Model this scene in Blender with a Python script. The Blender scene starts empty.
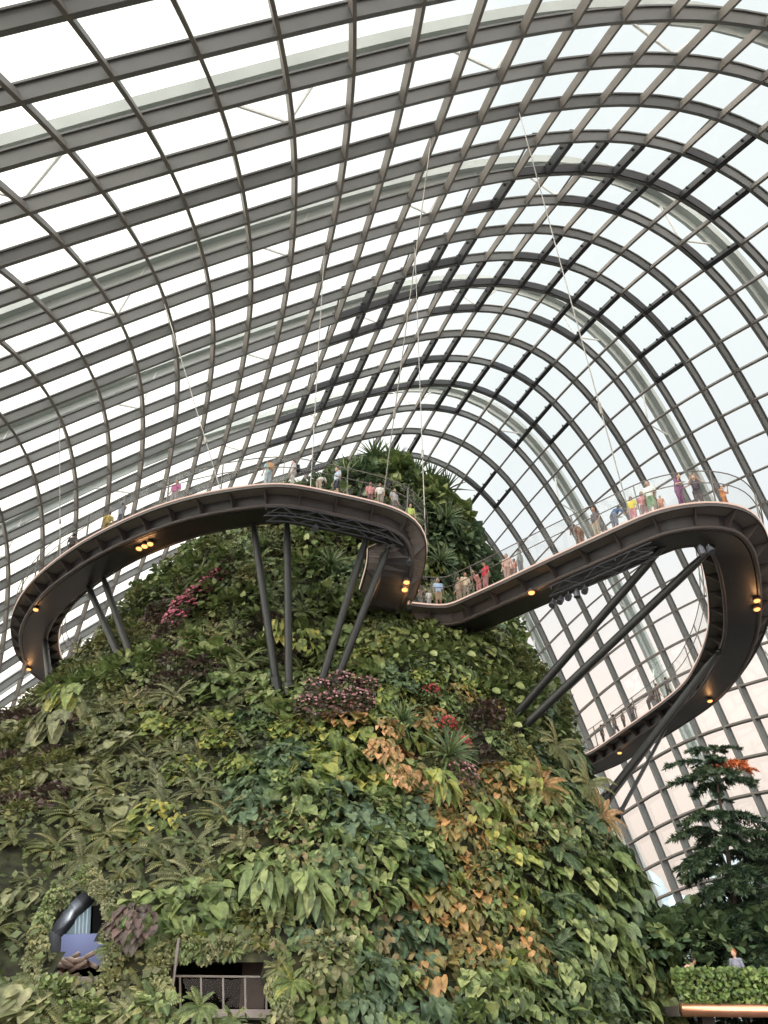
import bpy, bmesh, math, random
from mathutils import Vector, Matrix, noise
R = math.radians
rnd = random.Random(7)
SC = bpy.context.scene
COL = SC.collection

# ------------------------------------------------------------------ camera
CAM_H, PITCH, F = 1.6, R(33.4), 770.0
cam_data = bpy.data.cameras.new('camera')
cam_data.sensor_fit = 'VERTICAL'
cam_data.sensor_height = 24.0
cam_data.lens = F / 1024 * 24.0
cam_data.clip_end = 2000
cam = bpy.data.objects.new('camera', cam_data)
COL.objects.link(cam)
cam.location = (0, 0, CAM_H)
cam.rotation_euler = (R(90) + PITCH, 0, 0)
SC.camera = cam

# ------------------------------------------------------------------ sky and exposure
SC.view_settings.view_transform = 'Standard'
SC.view_settings.look = 'None'
SC.view_settings.exposure = 0.0
SC.view_settings.gamma = 1.0
SC.view_settings.use_curve_mapping = False
world = bpy.data.worlds.new('overcast_sky')
SC.world = world
world.use_nodes = True
wn = world.node_tree.nodes; wl = world.node_tree.links
wn.clear()
wo = wn.new('ShaderNodeOutputWorld'); wb = wn.new('ShaderNodeBackground')
tc = wn.new('ShaderNodeTexCoord'); sx = wn.new('ShaderNodeSeparateXYZ')
wl.new(tc.outputs['Generated'], sx.inputs[0])
rp = wn.new('ShaderNodeValToRGB')
e = rp.color_ramp.elements
e[0].position = 0.0; e[0].color = (0.50, 0.40, 0.34, 1)
e[1].position = 0.72; e[1].color = (0.725, 0.755, 0.755, 1)
m_ = rp.color_ramp.elements.new(0.30); m_.color = (0.83, 0.70, 0.63, 1)
m_ = rp.color_ramp.elements.new(0.50); m_.color = (0.71, 0.725, 0.74, 1)
wl.new(sx.outputs['Z'], rp.inputs[0])
# the western side of the sky (left) is brighter and warmer, the sun sits low behind thin cloud there
mr = wn.new('ShaderNodeMapRange')
mr.inputs['From Min'].default_value = 0.15; mr.inputs['From Max'].default_value = -0.75
mr.inputs['To Min'].default_value = 0.0; mr.inputs['To Max'].default_value = 1.0
wl.new(sx.outputs['X'], mr.inputs['Value'])
mx = wn.new('ShaderNodeMixRGB'); mx.inputs[2].default_value = (1.75, 1.62, 1.45, 1)
wl.new(mr.outputs[0], mx.inputs[0]); wl.new(rp.outputs[0], mx.inputs[1])
nz = wn.new('ShaderNodeTexNoise'); nz.inputs['Scale'].default_value = 2.2; nz.inputs['Detail'].default_value = 3
wl.new(tc.outputs['Generated'], nz.inputs['Vector'])
nr = wn.new('ShaderNodeMapRange'); nr.inputs['To Min'].default_value = 0.93; nr.inputs['To Max'].default_value = 1.08
wl.new(nz.outputs[0], nr.inputs['Value'])
ml = wn.new('ShaderNodeMixRGB'); ml.blend_type = 'MULTIPLY'; ml.inputs[0].default_value = 1
wl.new(mx.outputs[0], ml.inputs[1]); wl.new(nr.outputs[0], ml.inputs[2])
# the unseen sky behind the camera is boosted, added front fill for the foliage
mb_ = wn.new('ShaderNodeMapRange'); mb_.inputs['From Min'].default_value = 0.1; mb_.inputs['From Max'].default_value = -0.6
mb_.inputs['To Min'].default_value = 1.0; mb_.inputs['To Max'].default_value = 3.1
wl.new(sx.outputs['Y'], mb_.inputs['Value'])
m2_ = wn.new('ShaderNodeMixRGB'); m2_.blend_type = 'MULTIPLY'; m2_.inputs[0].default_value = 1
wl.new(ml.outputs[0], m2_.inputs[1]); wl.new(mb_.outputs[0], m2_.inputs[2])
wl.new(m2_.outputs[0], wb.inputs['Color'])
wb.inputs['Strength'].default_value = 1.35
wl.new(wb.outputs[0], wo.inputs[0])

sun_d = bpy.data.lights.new('low_sun', 'SUN'); sun_d.energy = 0.6; sun_d.angle = R(12); sun_d.color = (1.0, 0.80, 0.60)
sun = bpy.data.objects.new('low_sun', sun_d); COL.objects.link(sun)
sun.rotation_euler = Vector((0.80, 0.30, -0.52)).to_track_quat('-Z', 'Y').to_euler()

# ------------------------------------------------------------------ helpers
def tag(o, label=None, cat=None, group=None, kind=None):
    if label: o['label'] = label
    if cat: o['category'] = cat
    if group: o['group'] = group
    if kind: o['kind'] = kind
    return o

def empty(name, loc=(0, 0, 0), rz=0.0):
    o = bpy.data.objects.new(name, None); COL.objects.link(o)
    o.location = loc; o.rotation_euler = (0, 0, rz); o.empty_display_size = 0.3
    return o

def direction(px, py):
    u = (px - 384) / F; v = (512 - py) / F
    return Vector((u, math.cos(PITCH) - v * math.sin(PITCH), math.sin(PITCH) + v * math.cos(PITCH)))

def at(px, py, H):
    """point at height H above the eye, along the sight line measured in the photograph"""
    d = direction(px, py)
    return Vector((0, 0, CAM_H)) + d * (H / d.z)

def at_y(px, py, y):
    d = direction(px, py)
    return Vector((0, 0, CAM_H)) + d * (y / d.y)

def pix(p):
    x, y, z = p[0], p[1], p[2] - CAM_H
    d = y * math.cos(PITCH) + z * math.sin(PITCH); h = -y * math.sin(PITCH) + z * math.cos(PITCH)
    if d < 0.1: return (-9999, -9999, d)
    return (384 + F * x / d, 512 - F * h / d, d)

class MB:
    """collects shapes into one mesh"""
    def __init__(s): s.v = []; s.f = []; s.mi = []; s.cur = 0
    def add(s, vs, fs):
        b = len(s.v); s.v += [tuple(v) for v in vs]
        for f in fs: s.f.append([b + i for i in f]); s.mi.append(s.cur)
    def box(s, c, h, M=None):
        vs = [Vector((sx * h[0], sy * h[1], sz * h[2])) for sx in (-1, 1) for sy in (-1, 1) for sz in (-1, 1)]
        if M is not None: vs = [M @ v for v in vs]
        c = Vector(c); vs = [v + c for v in vs]
        s.add(vs, [(0, 1, 3, 2), (4, 6, 7, 5), (0, 4, 5, 1), (2, 3, 7, 6), (0, 2, 6, 4), (1, 5, 7, 3)])
    def bar(s, a, b, w, d, up=(0, 0, 1)):
        """rectangular bar a->b, width w (sideways) and depth d (along up)"""
        a = Vector(a); b = Vector(b); t = (b - a).normalized(); up = Vector(up)
        x = t.cross(up)
        if x.length < 1e-4: x = t.cross(Vector((1, 0, 0)))
        x.normalize(); u = x.cross(t).normalized()
        o = [(-w / 2, -d / 2), (w / 2, -d / 2), (w / 2, d / 2), (-w / 2, d / 2)]
        vs = [a + x * p + u * q for p, q in o] + [b + x * p + u * q for p, q in o]
        s.add(vs, [(0, 3, 2, 1), (4, 5, 6, 7), (0, 1, 5, 4), (1, 2, 6, 5), (2, 3, 7, 6), (3, 0, 4, 7)])
    def tube(s, pts, r, n=8, caps=True):
        pts = [Vector(p) for p in pts]
        rs = r if isinstance(r, (list, tuple)) else [r] * len(pts)
        b = len(s.v); px_ = None
        for i, p in enumerate(pts):
            t = (pts[min(i + 1, len(pts) - 1)] - pts[max(i - 1, 0)])
            if t.length < 1e-9: t = Vector((0, 0, 1))
            t.normalize()
            if px_ is None:
                px_ = t.cross(Vector((0, 0, 1)))
                if px_.length < 0.05: px_ = t.cross(Vector((1, 0, 0)))
            px_ = (px_ - t * px_.dot(t)).normalized(); y = t.cross(px_)
            for k in range(n):
                a = 2 * math.pi * k / n
                s.v.append(tuple(p + (px_ * math.cos(a) + y * math.sin(a)) * rs[i]))
        for i in range(len(pts) - 1):
            for k in range(n):
                k2 = (k + 1) % n
                s.f.append([b + i * n + k, b + i * n + k2, b + (i + 1) * n + k2, b + (i + 1) * n + k]); s.mi.append(s.cur)
        if caps:
            s.f.append([b + k for k in range(n)][::-1]); s.mi.append(s.cur)
            e_ = b + (len(pts) - 1) * n
            s.f.append([e_ + k for k in range(n)]); s.mi.append(s.cur)
    def ball(s, c, r, seg=10, rings=7, sc=(1, 1, 1), M=None):
        b = len(s.v); c = Vector(c)
        for i in range(rings + 1):
            ph = math.pi * i / rings
            for k in range(seg):
                a = 2 * math.pi * k / seg
                v = Vector((math.sin(ph) * math.cos(a) * sc[0], math.sin(ph) * math.sin(a) * sc[1], math.cos(ph) * sc[2])) * r
                if M is not None: v = M @ v
                s.v.append(tuple(c + v))
        for i in range(rings):
            for k in range(seg):
                k2 = (k + 1) % seg
                s.f.append([b + i * seg + k, b + (i + 1) * seg + k, b + (i + 1) * seg + k2, b + i * seg + k2]); s.mi.append(s.cur)
    def mesh(s, name, mats, smooth=False):
        me = bpy.data.meshes.new(name); me.from_pydata(s.v, [], s.f)
        for m in (mats if isinstance(mats, (list, tuple)) else [mats]): me.materials.append(m)
        me.polygons.foreach_set('material_index', s.mi)
        if smooth: me.polygons.foreach_set('use_smooth', [True] * len(me.polygons))
        me.update(); return me
    def build(s, name, mats, parent=None, smooth=False):
        o = bpy.data.objects.new(name, s.mesh(name, mats, smooth)); COL.objects.link(o)
        if parent is not None: o.parent = parent; 
        return o

def node_mat(name):
    m = bpy.data.materials.new(name); m.use_nodes = True
    nt = m.node_tree; nt.nodes.clear()
    return m, nt, nt.nodes.new('ShaderNodeOutputMaterial')

def plain(name, col, rough=0.6, metal=0.0, var=0.08, scale=6.0, spec=0.4):
    m, nt, out = node_mat(name)
    b = nt.nodes.new('ShaderNodeBsdfPrincipled'); b.inputs['Roughness'].default_value = rough
    b.inputs['Metallic'].default_value = metal; b.inputs['Specular IOR Level'].default_value = spec
    t = nt.nodes.new('ShaderNodeTexNoise'); t.inputs['Scale'].default_value = scale; t.inputs['Detail'].default_value = 3
    c = nt.nodes.new('ShaderNodeTexCoord'); nt.links.new(c.outputs['Object'], t.inputs['Vector'])
    r = nt.nodes.new('ShaderNodeValToRGB')
    r.color_ramp.elements[0].position = 0.3; r.color_ramp.elements[1].position = 0.7
    r.color_ramp.elements[0].color = tuple(max(0, x * (1 - var)) for x in col) + (1,)
    r.color_ramp.elements[1].color = tuple(x * (1 + var) for x in col) + (1,)
    nt.links.new(t.outputs[0], r.inputs[0]); nt.links.new(r.outputs[0], b.inputs['Base Color'])
    nt.links.new(b.outputs[0], out.inputs[0]); return m

def glow(name, col, s):
    m, nt, out = node_mat(name); e_ = nt.nodes.new('ShaderNodeEmission')
    e_.inputs[0].default_value = col + (1,); e_.inputs[1].default_value = s
    nt.links.new(e_.outputs[0], out.inputs[0]); return m

def glass(name, tint, gloss=0.07, rough=0.03):
    m, nt, out = node_mat(name)
    t = nt.nodes.new('ShaderNodeBsdfTransparent'); t.inputs[0].default_value = tint + (1,)
    g = nt.nodes.new('ShaderNodeBsdfGlossy'); g.inputs['Roughness'].default_value = rough
    x = nt.nodes.new('ShaderNodeMixShader'); x.inputs[0].default_value = gloss
    nt.links.new(t.outputs[0], x.inputs[1]); nt.links.new(g.outputs[0], x.inputs[2])
    nt.links.new(x.outputs[0], out.inputs[0]); return m

def leaf_mat(name, ca, cb, cc=None, rough=0.45, transl=0.25):
    """leaf colour runs between ca, cb (and cc) by leaf, plant and a patchy noise; veins are paler"""
    m, nt, out = node_mat(name); N = nt.nodes.new; L = nt.links.new
    at_ = N('ShaderNodeAttribute'); at_.attribute_name = 'tint'
    oi = N('ShaderNodeObjectInfo')
    ad = N('ShaderNodeMath'); ad.operation = 'MULTIPLY_ADD'; ad.inputs[1].default_value = 0.22
    L(oi.outputs['Random'], ad.inputs[0])
    mu = N('ShaderNodeMath'); mu.operation = 'MULTIPLY'; mu.inputs[1].default_value = 0.86
    L(at_.outputs['Fac'], mu.inputs[0]); L(mu.outputs[0], ad.inputs[2])
    r = N('ShaderNodeValToRGB'); es = r.color_ramp.elements
    es[0].position = 0.05; es[0].color = ca + (1,); es[1].position = 0.62; es[1].color = cb + (1,)
    k = es.new(0.95); k.color = (cc or tuple(min(1, x * 1.3) for x in cb)) + (1,)
    L(ad.outputs[0], r.inputs[0])
    av = N('ShaderNodeAttribute'); av.attribute_name = 'vein'
    mv = N('ShaderNodeMixRGB'); mv.inputs[2].default_value = tuple(min(1, x * 1.5 + 0.03) for x in cb) + (1,)
    mp = N('ShaderNodeMath'); mp.operation = 'POWER'; mp.inputs[1].default_value = 4.0; L(av.outputs['Fac'], mp.inputs[0])
    ms = N('ShaderNodeMath'); ms.operation = 'MULTIPLY'; ms.inputs[1].default_value = 0.60
    L(mp.outputs[0], ms.inputs[0]); L(ms.outputs[0], mv.inputs[0]); L(r.outputs[0], mv.inputs[1])
    tx = N('ShaderNodeTexCoord'); no = N('ShaderNodeTexNoise'); no.inputs['Scale'].default_value = 4.5; no.inputs['Detail'].default_value = 4
    L(tx.outputs['Object'], no.inputs['Vector'])
    mm = N('ShaderNodeMapRange'); mm.inputs['From Min'].default_value = 0.3; mm.inputs['From Max'].default_value = 0.7
    mm.inputs['To Min'].default_value = 0.55; mm.inputs['To Max'].default_value = 1.30; L(no.outputs[0], mm.inputs['Value'])
    mo = N('ShaderNodeMixRGB'); mo.blend_type = 'MULTIPLY'; mo.inputs[0].default_value = 1; L(mv.outputs[0], mo.inputs[1]); L(mm.outputs[0], mo.inputs[2])
    mv = mo
    b = N('ShaderNodeBsdfPrincipled'); b.inputs['Roughness'].default_value = rough
    b.inputs['Specular IOR Level'].default_value = 0.5
    L(mv.outputs[0], b.inputs['Base Color'])
    t = N('ShaderNodeBsdfTranslucent'); L(mv.outputs[0], t.inputs[0])
    x = N('ShaderNodeMixShader'); x.inputs[0].default_value = transl
    L(b.outputs[0], x.inputs[1]); L(t.outputs[0], x.inputs[2]); L(x.outputs[0], out.inputs[0])
    return m

M_RIB = plain('painted_steel_grey', (0.132, 0.137, 0.136), 0.5, 0, 0.06, 0.8)
M_PURLIN = plain('painted_steel_taupe', (0.160, 0.148, 0.136), 0.5, 0, 0.10, 0.8)
M_OUTER = plain('outer_arch_steel', (0.42, 0.46, 0.45), 0.55, 0, 0.10, 0.4)
M_WHITE = plain('white_strut_paint', (0.75, 0.76, 0.74), 0.5)
M_GLASS = glass('roof_glass', (0.95, 0.985, 0.98), 0.05)
M_VENT = plain('vent_frame_black', (0.018, 0.020, 0.024), 0.5)
M_DARK = plain('walkway_steel_dark', (0.029, 0.028, 0.031), 0.45, 0.0, 0.15, 1.5)
M_DARK2 = plain('walkway_steel_brown', (0.060, 0.050, 0.048), 0.5, 0.0, 0.15, 1.5)
M_STRUT = plain('strut_steel', (0.013, 0.015, 0.015), 0.45, 0.0, 0.15, 1.5)
M_DECK = plain('deck_grating', (0.20, 0.18, 0.17), 0.7)
M_LED = glow('edge_light_strip', (1.0, 0.72, 0.58), 0.95)
M_LAMP = glow('warm_lamp_lens', (1.0, 0.40, 0.12), 2.6)
M_RAIL = plain('stainless_rail', (0.20, 0.19, 0.18), 0.4, 0.3)
M_RAILGLASS = glass('railing_glass', (0.90, 0.90, 0.89), 0.02)
M_CABLE = plain('cable_steel', (0.35, 0.34, 0.32), 0.4, 0.5)
M_TRUSS = plain('black_truss_metal', (0.085, 0.09, 0.11), 0.4, 0.4)

# ------------------------------------------------------------------ roof grid nodes (metres x 50, each row = one arch, differences along it)
GRID_ROWS = [
    "-3864,497,225 202,-53,44 202,-51,45 201,-48,46 201,-46,48 200,-44,50 200,-41,51 199,-39,53 199,-37,55 199,-34,56 198,-32,57 197,-30,59 197,-27,60 197,-26,60 195,-23,61 195,-22,61 194,-19,62 193,-18,60 192,-15,60 189,-13,58 188,-11,56 185,-8,53 183,-6,50 178,-3,47 175,0,42 171,2,37 167,5,31 161,8,25 157,10,18 151,13,9 145,15,1 140,18,-8 133,20,-19 127,22,-30 120,25,-41 111,26,-53 104,29,-66 95,30,-79 86,32,-92 76,32,-104 66,34,-118 55,34,-131 46,34,-145 34,34,-157 24,34,-169 12,33,-183 2,31,-195 -9,30,-208 -20,29,-221 -32,27,-233 -42,25,-246 -53,22,-258 -65,21,-272",
    "-3777,604,291 202,-50,45 200,-49,47 200,-46,48 200,-44,50 198,-43,51 198,-40,52 197,-38,54 196,-35,55 195,-33,56 195,-31,58 193,-28,59 193,-27,61 191,-24,61 190,-22,62 189,-20,62 188,-18,62 186,-16,62 185,-13,62 183,-12,60 180,-8,58 178,-6,56 176,-3,53 172,0,49 169,3,45 165,7,40 161,9,33 158,12,26 153,16,19 149,18,9 143,21,0 139,23,-10 132,26,-22 126,27,-33 119,30,-45 111,32,-58 102,33,-71 93,34,-83 84,34,-97 74,35,-109 64,35,-121 53,33,-135 42,33,-146 31,30,-158 20,29,-171 10,26,-182 -2,23,-195 -13,20,-207 -23,16,-218 -35,14,-231 -46,9,-243 -56,6,-256 -68,2,-267",
    "-3692,710,353 201,-47,48 199,-46,49 199,-44,50 197,-42,51 197,-41,53 196,-38,53 194,-36,55 193,-35,56 192,-32,57 191,-29,59 190,-27,60 188,-25,61 186,-23,61 185,-21,63 183,-18,63 182,-16,64 180,-15,63 177,-12,63 176,-9,62 173,-7,61 171,-4,58 168,0,56 165,3,52 163,6,48 160,10,42 157,13,35 154,17,27 151,20,19 146,23,9 143,26,-1 137,29,-13 132,31,-25 125,34,-37 117,35,-50 110,37,-62 101,38,-76 92,38,-88 81,37,-101 72,37,-112 61,35,-125 50,34,-137 39,30,-148 28,27,-159 18,23,-171 6,20,-182 -5,14,-194 -15,10,-205 -27,5,-216 -37,0,-229 -49,-5,-240 -59,-11,-253 -70,-16,-264",
    "-3609,817,411 199,-45,51 198,-43,52 197,-41,52 196,-40,54 195,-38,54 193,-37,55 191,-35,56 191,-33,57 189,-30,59 187,-29,59 185,-26,61 184,-23,62 182,-22,62 180,-18,64 178,-17,64 175,-15,64 174,-12,64 171,-11,65 168,-8,63 165,-5,63 163,-1,61 161,1,59 158,6,55 157,9,50 155,12,44 153,17,37 151,21,29 149,24,19 145,28,8 141,31,-4 137,35,-15 131,37,-29 124,39,-41 117,41,-55 108,42,-67 99,42,-80 89,42,-93 79,41,-104 69,39,-116 58,36,-127 48,32,-139 36,29,-149 26,23,-159 15,19,-171 4,12,-181 -7,7,-193 -18,0,-203 -29,-6,-215 -40,-13,-226 -51,-20,-238 -61,-27,-249 -73,-34,-261",
    "-3529,922,466 198,-41,53 197,-40,55 195,-38,55 193,-38,56 193,-36,57 190,-34,57 189,-33,58 187,-31,59 186,-29,60 183,-28,60 182,-24,62 180,-22,63 177,-20,63 175,-17,65 173,-15,65 170,-13,65 167,-11,65 164,-9,65 160,-6,65 157,-3,64 155,0,64 153,4,61 152,7,58 151,11,53 150,15,47 150,19,39 149,24,29 147,29,18 144,32,7 141,36,-6 136,40,-19 131,43,-33 123,45,-46 115,47,-59 106,48,-73 97,47,-84 87,46,-97 76,44,-107 66,40,-119 56,37,-129 44,32,-139 35,26,-150 23,20,-159 13,13,-170 1,7,-181 -9,-1,-191 -19,-10,-202 -31,-17,-213 -42,-25,-224 -52,-34,-234 -64,-43,-246 -74,-51,-257",
    "-3452,1027,516 197,-38,57 195,-36,57 193,-36,59 191,-34,59 190,-33,59 188,-32,60 185,-31,61 184,-29,61 182,-27,61 180,-26,62 178,-23,63 176,-21,64 173,-18,64 170,-16,65 167,-13,66 165,-11,66 161,-9,66 157,-7,66 152,-4,66 149,-2,66 147,2,66 146,5,63 145,9,61 145,12,56 147,17,49 147,21,40 147,27,29 146,31,18 144,37,5 141,41,-9 135,46,-24 130,49,-37 121,51,-51 113,53,-65 104,53,-76 94,52,-89 84,50,-100 74,47,-110 64,42,-120 53,37,-130 42,31,-140 32,24,-149 22,17,-160 10,8,-169 1,0,-180 -11,-9,-190 -21,-18,-200 -32,-27,-211 -43,-38,-221 -54,-47,-232 -65,-58,-243 -76,-67,-253",
    "-3377,1132,562 195,-35,60 193,-34,61 191,-32,62 188,-31,62 187,-30,62 185,-29,64 182,-27,63 181,-27,64 178,-25,64 176,-24,64 174,-21,64 171,-20,65 169,-17,65 166,-14,66 162,-11,67 159,-9,67 155,-7,67 149,-5,67 145,-3,67 142,1,67 139,3,67 139,6,65 139,9,63 141,13,58 142,18,51 144,23,41 146,28,30 146,35,16 144,40,2 140,47,-12 135,51,-28 128,55,-43 120,58,-56 111,58,-69 101,59,-81 91,57,-92 81,53,-102 72,49,-112 61,44,-121 50,37,-130 41,30,-140 30,22,-149 20,14,-159 10,3,-169 -1,-5,-179 -12,-17,-188 -22,-26,-199 -33,-38,-209 -44,-49,-219 -55,-60,-229 -65,-71,-239 -77,-83,-250",
    "-3306,1236,603 193,-32,64 191,-30,65 189,-29,65 186,-28,65 183,-27,66 182,-25,67 179,-24,66 176,-24,67 175,-22,67 172,-21,67 169,-19,67 167,-18,66 164,-15,67 161,-13,67 157,-10,68 153,-7,68 148,-5,68 142,-3,68 139,-1,67 135,1,68 134,4,67 133,7,67 134,10,64 135,14,59 139,18,52 142,23,42 144,30,30 146,36,15 144,45,-2 140,51,-17 133,57,-33 126,61,-47 117,64,-61 108,65,-73 99,64,-84 88,61,-94 79,57,-104 69,52,-112 59,45,-122 49,37,-130 39,29,-140 29,20,-149 19,10,-159 8,-1,-168 -2,-12,-178 -12,-23,-187 -23,-35,-198 -33,-47,-207 -44,-59,-216 -55,-72,-226 -66,-84,-236 -77,-97,-245",
    "-3238,1339,640 191,-28,68 189,-28,68 185,-25,68 184,-25,69 180,-23,70 178,-21,70 175,-21,70 173,-20,70 170,-18,71 167,-18,70 165,-16,70 162,-16,69 159,-13,69 155,-11,69 151,-8,68 147,-6,69 141,-3,68 137,-2,69 133,0,68 131,2,68 130,5,68 128,8,67 129,10,64 131,14,59 135,18,52 139,23,43 144,29,29 145,39,12 143,47,-4 138,56,-22 132,63,-38 123,67,-52 115,71,-65 105,70,-77 96,69,-85 86,65,-95 77,61,-104 67,53,-113 57,47,-121 47,37,-130 38,28,-140 28,18,-149 18,7,-159 8,-6,-168 -2,-17,-177 -12,-30,-187 -23,-43,-196 -34,-55,-205 -44,-70,-214 -55,-82,-222 -66,-96,-232 -76,-110,-240",
    "-3173,1443,672 188,-26,71 186,-24,72 183,-23,72 180,-21,73 177,-19,73 174,-18,73 171,-17,74 168,-16,74 165,-14,75 163,-14,73 160,-13,74 156,-11,73 153,-11,72 150,-9,71 144,-6,70 141,-5,69 136,-3,68 133,-1,68 129,1,69 128,3,69 126,6,68 125,8,66 125,10,63 128,14,58 131,17,51 135,22,42 141,30,28 143,40,10 142,50,-8 137,59,-26 129,68,-42 121,74,-57 111,76,-68 103,76,-77 94,73,-86 84,70,-95 75,63,-104 65,56,-112 57,48,-121 46,37,-131 37,28,-140 28,15,-150 18,4,-158 8,-10,-168 -2,-22,-177 -13,-37,-186 -23,-50,-195 -33,-64,-203 -44,-78,-211 -55,-92,-219 -65,-107,-227 -75,-120,-235",
    "-3113,1546,698 186,-23,76 183,-21,76 180,-20,76 176,-18,76 173,-16,76 170,-14,77 167,-13,78 163,-11,77 161,-11,78 157,-9,78 154,-9,78 151,-7,76 147,-8,76 143,-6,74 139,-5,71 135,-4,70 132,-2,69 129,0,69 127,2,70 124,5,68 124,6,68 123,9,64 122,11,61 125,12,56 127,17,49 132,21,40 137,29,26 140,40,8 138,51,-11 135,63,-29 126,73,-47 119,78,-59 110,81,-69 100,81,-77 92,77,-86 83,74,-94 73,66,-104 65,59,-112 55,49,-121 47,38,-132 37,27,-140 28,13,-151 17,1,-159 8,-14,-168 -2,-28,-177 -12,-42,-186 -23,-57,-193 -33,-71,-201 -43,-87,-208 -53,-100,-215 -64,-115,-222 -73,-129,-229",
    "-3057,1650,719 183,-21,80 180,-18,80 176,-17,80 173,-15,79 169,-13,80 166,-10,81 162,-9,80 158,-8,81 156,-6,82 151,-5,81 148,-4,82 145,-4,81 141,-4,79 137,-4,77 134,-4,74 131,-1,72 129,0,70 126,2,70 124,5,71 122,6,69 121,8,66 121,9,63 121,10,59 122,12,53 124,15,46 128,20,37 132,27,23 135,39,5 135,52,-13 131,65,-32 125,75,-49 116,81,-60 108,85,-69 99,85,-77 90,82,-85 82,78,-94 72,70,-103 65,62,-112 55,51,-123 47,38,-132 37,26,-142 28,12,-151 18,-3,-161 8,-17,-168 -2,-33,-178 -12,-48,-184 -22,-63,-192 -32,-78,-198 -42,-93,-205 -52,-107,-211 -62,-122,-216 -70,-135,-222",
    "-3006,1755,734 180,-19,84 177,-16,85 172,-14,83 169,-12,84 165,-10,83 161,-7,83 157,-6,84 154,-3,84 149,-3,84 146,0,85 142,-1,85 139,0,84 135,-1,83 132,0,80 130,0,77 127,1,75 126,4,73 123,6,73 121,7,72 120,8,70 119,9,67 120,10,62 119,9,57 120,11,50 122,13,42 124,18,33 127,26,19 131,37,3 131,51,-16 129,63,-34 122,75,-48 114,83,-61 106,89,-69 96,89,-78 89,87,-85 80,82,-93 73,75,-103 64,64,-113 56,53,-124 47,39,-133 38,25,-144 28,10,-152 19,-5,-162 8,-22,-170 -2,-37,-177 -11,-53,-184 -22,-69,-190 -31,-83,-195 -41,-98,-201 -49,-112,-206 -58,-126,-210 -67,-139,-215",
    "-2959,1859,742 176,-15,89 172,-14,89 169,-11,88 164,-10,87 160,-7,87 157,-4,86 152,-3,87 149,0,86 144,1,87 140,3,86 137,4,87 133,4,86 130,4,85 128,4,84 125,5,81 124,6,79 122,8,78 120,10,76 120,11,74 118,10,71 118,10,68 118,9,63 117,8,56 118,10,47 119,12,39 120,16,28 125,23,15 127,35,0 129,47,-18 126,61,-34 119,73,-48 111,83,-61 102,90,-70 94,93,-78 87,91,-86 80,87,-93 72,79,-104 66,67,-113 57,55,-125 48,41,-135 38,24,-145 29,9,-154 19,-9,-163 8,-25,-171 -2,-42,-177 -11,-58,-183 -20,-73,-187 -30,-87,-193 -38,-102,-196 -47,-115,-200 -54,-128,-204 -62,-140,-207",
    "-2918,1965,743 172,-13,94 168,-11,93 163,-9,92 160,-6,92 156,-5,90 151,-2,89 148,0,89 143,3,89 139,4,88 136,6,88 131,8,89 129,9,87 125,9,88 122,9,86 121,11,85 120,13,84 118,14,82 119,14,79 118,15,77 117,13,74 118,10,70 116,7,63 116,8,55 115,8,45 116,10,35 120,14,24 123,21,11 125,32,-3 126,44,-19 123,58,-35 116,70,-50 107,82,-61 98,90,-71 91,94,-79 85,94,-85 79,90,-94 74,82,-103 66,71,-113 58,57,-125 49,42,-137 39,24,-146 29,7,-157 19,-11,-164 8,-29,-171 -1,-46,-177 -10,-61,-181 -19,-77,-185 -28,-90,-188 -35,-103,-191 -42,-116,-194 -50,-127,-197 -57,-138,-200",
    "-2881,2071,737 166,-10,99 162,-8,97 159,-6,97 155,-4,95 151,-2,93 146,1,93 143,2,92 138,5,90 134,7,90 131,9,90 126,12,89 124,13,90 120,15,90 118,16,90 117,18,89 116,19,87 115,21,86 116,19,83 117,18,79 117,15,76 117,10,70 115,8,63 115,6,54 113,6,43 115,8,32 120,12,21 123,19,8 124,29,-6 122,42,-22 120,55,-37 112,68,-51 103,80,-62 94,88,-71 88,93,-79 83,94,-85 79,92,-93 74,84,-102 67,73,-113 59,60,-126 50,43,-137 40,24,-148 29,5,-158 19,-13,-165 9,-32,-172 -1,-49,-175 -9,-64,-179 -17,-79,-182 -24,-91,-183 -31,-102,-186 -38,-114,-188 -44,-124,-189 -51,-134,-192",
    "-2851,2179,723 161,-8,103 156,-5,102 154,-3,100 149,-1,99 145,1,98 142,3,96 138,5,94 133,8,93 130,10,92 125,12,91 122,15,91 119,18,92 116,20,92 113,23,93 113,26,93 112,26,92 114,26,89 114,24,86 115,20,81 117,16,76 117,12,69 116,7,61 114,5,52 113,4,42 114,6,30 117,10,19 122,17,5 123,28,-9 122,39,-24 116,53,-39 108,67,-54 99,77,-63 91,85,-71 85,90,-78 81,92,-84 78,91,-92 73,85,-102 68,75,-113 60,61,-125 51,44,-137 40,25,-149 30,4,-158 19,-16,-166 10,-34,-171 0,-51,-174 -7,-66,-176 -14,-78,-177 -20,-90,-179 -26,-99,-180 -32,-110,-181 -38,-118,-183 -44,-127,-184",
    "-2825,2287,702 153,-4,107 151,-2,106 147,0,104 143,2,102 140,4,101 137,6,100 132,8,97 129,11,96 125,13,94 122,16,93 117,19,93 114,23,94 112,26,95 109,30,96 109,32,97 110,32,96 113,30,93 113,26,88 115,23,81 115,17,74 117,12,66 116,8,58 115,4,50 113,3,39 112,4,29 115,7,18 119,15,5 122,25,-9 120,38,-26 114,52,-42 105,65,-56 97,75,-65 89,83,-72 83,86,-77 80,89,-84 75,88,-92 72,84,-102 66,75,-113 60,62,-125 52,45,-136 41,24,-147 31,4,-158 20,-17,-165 11,-35,-170 3,-52,-172 -4,-65,-172 -10,-77,-173 -15,-86,-173 -21,-94,-174 -26,-103,-175 -31,-111,-176 -37,-119,-177",
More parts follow.
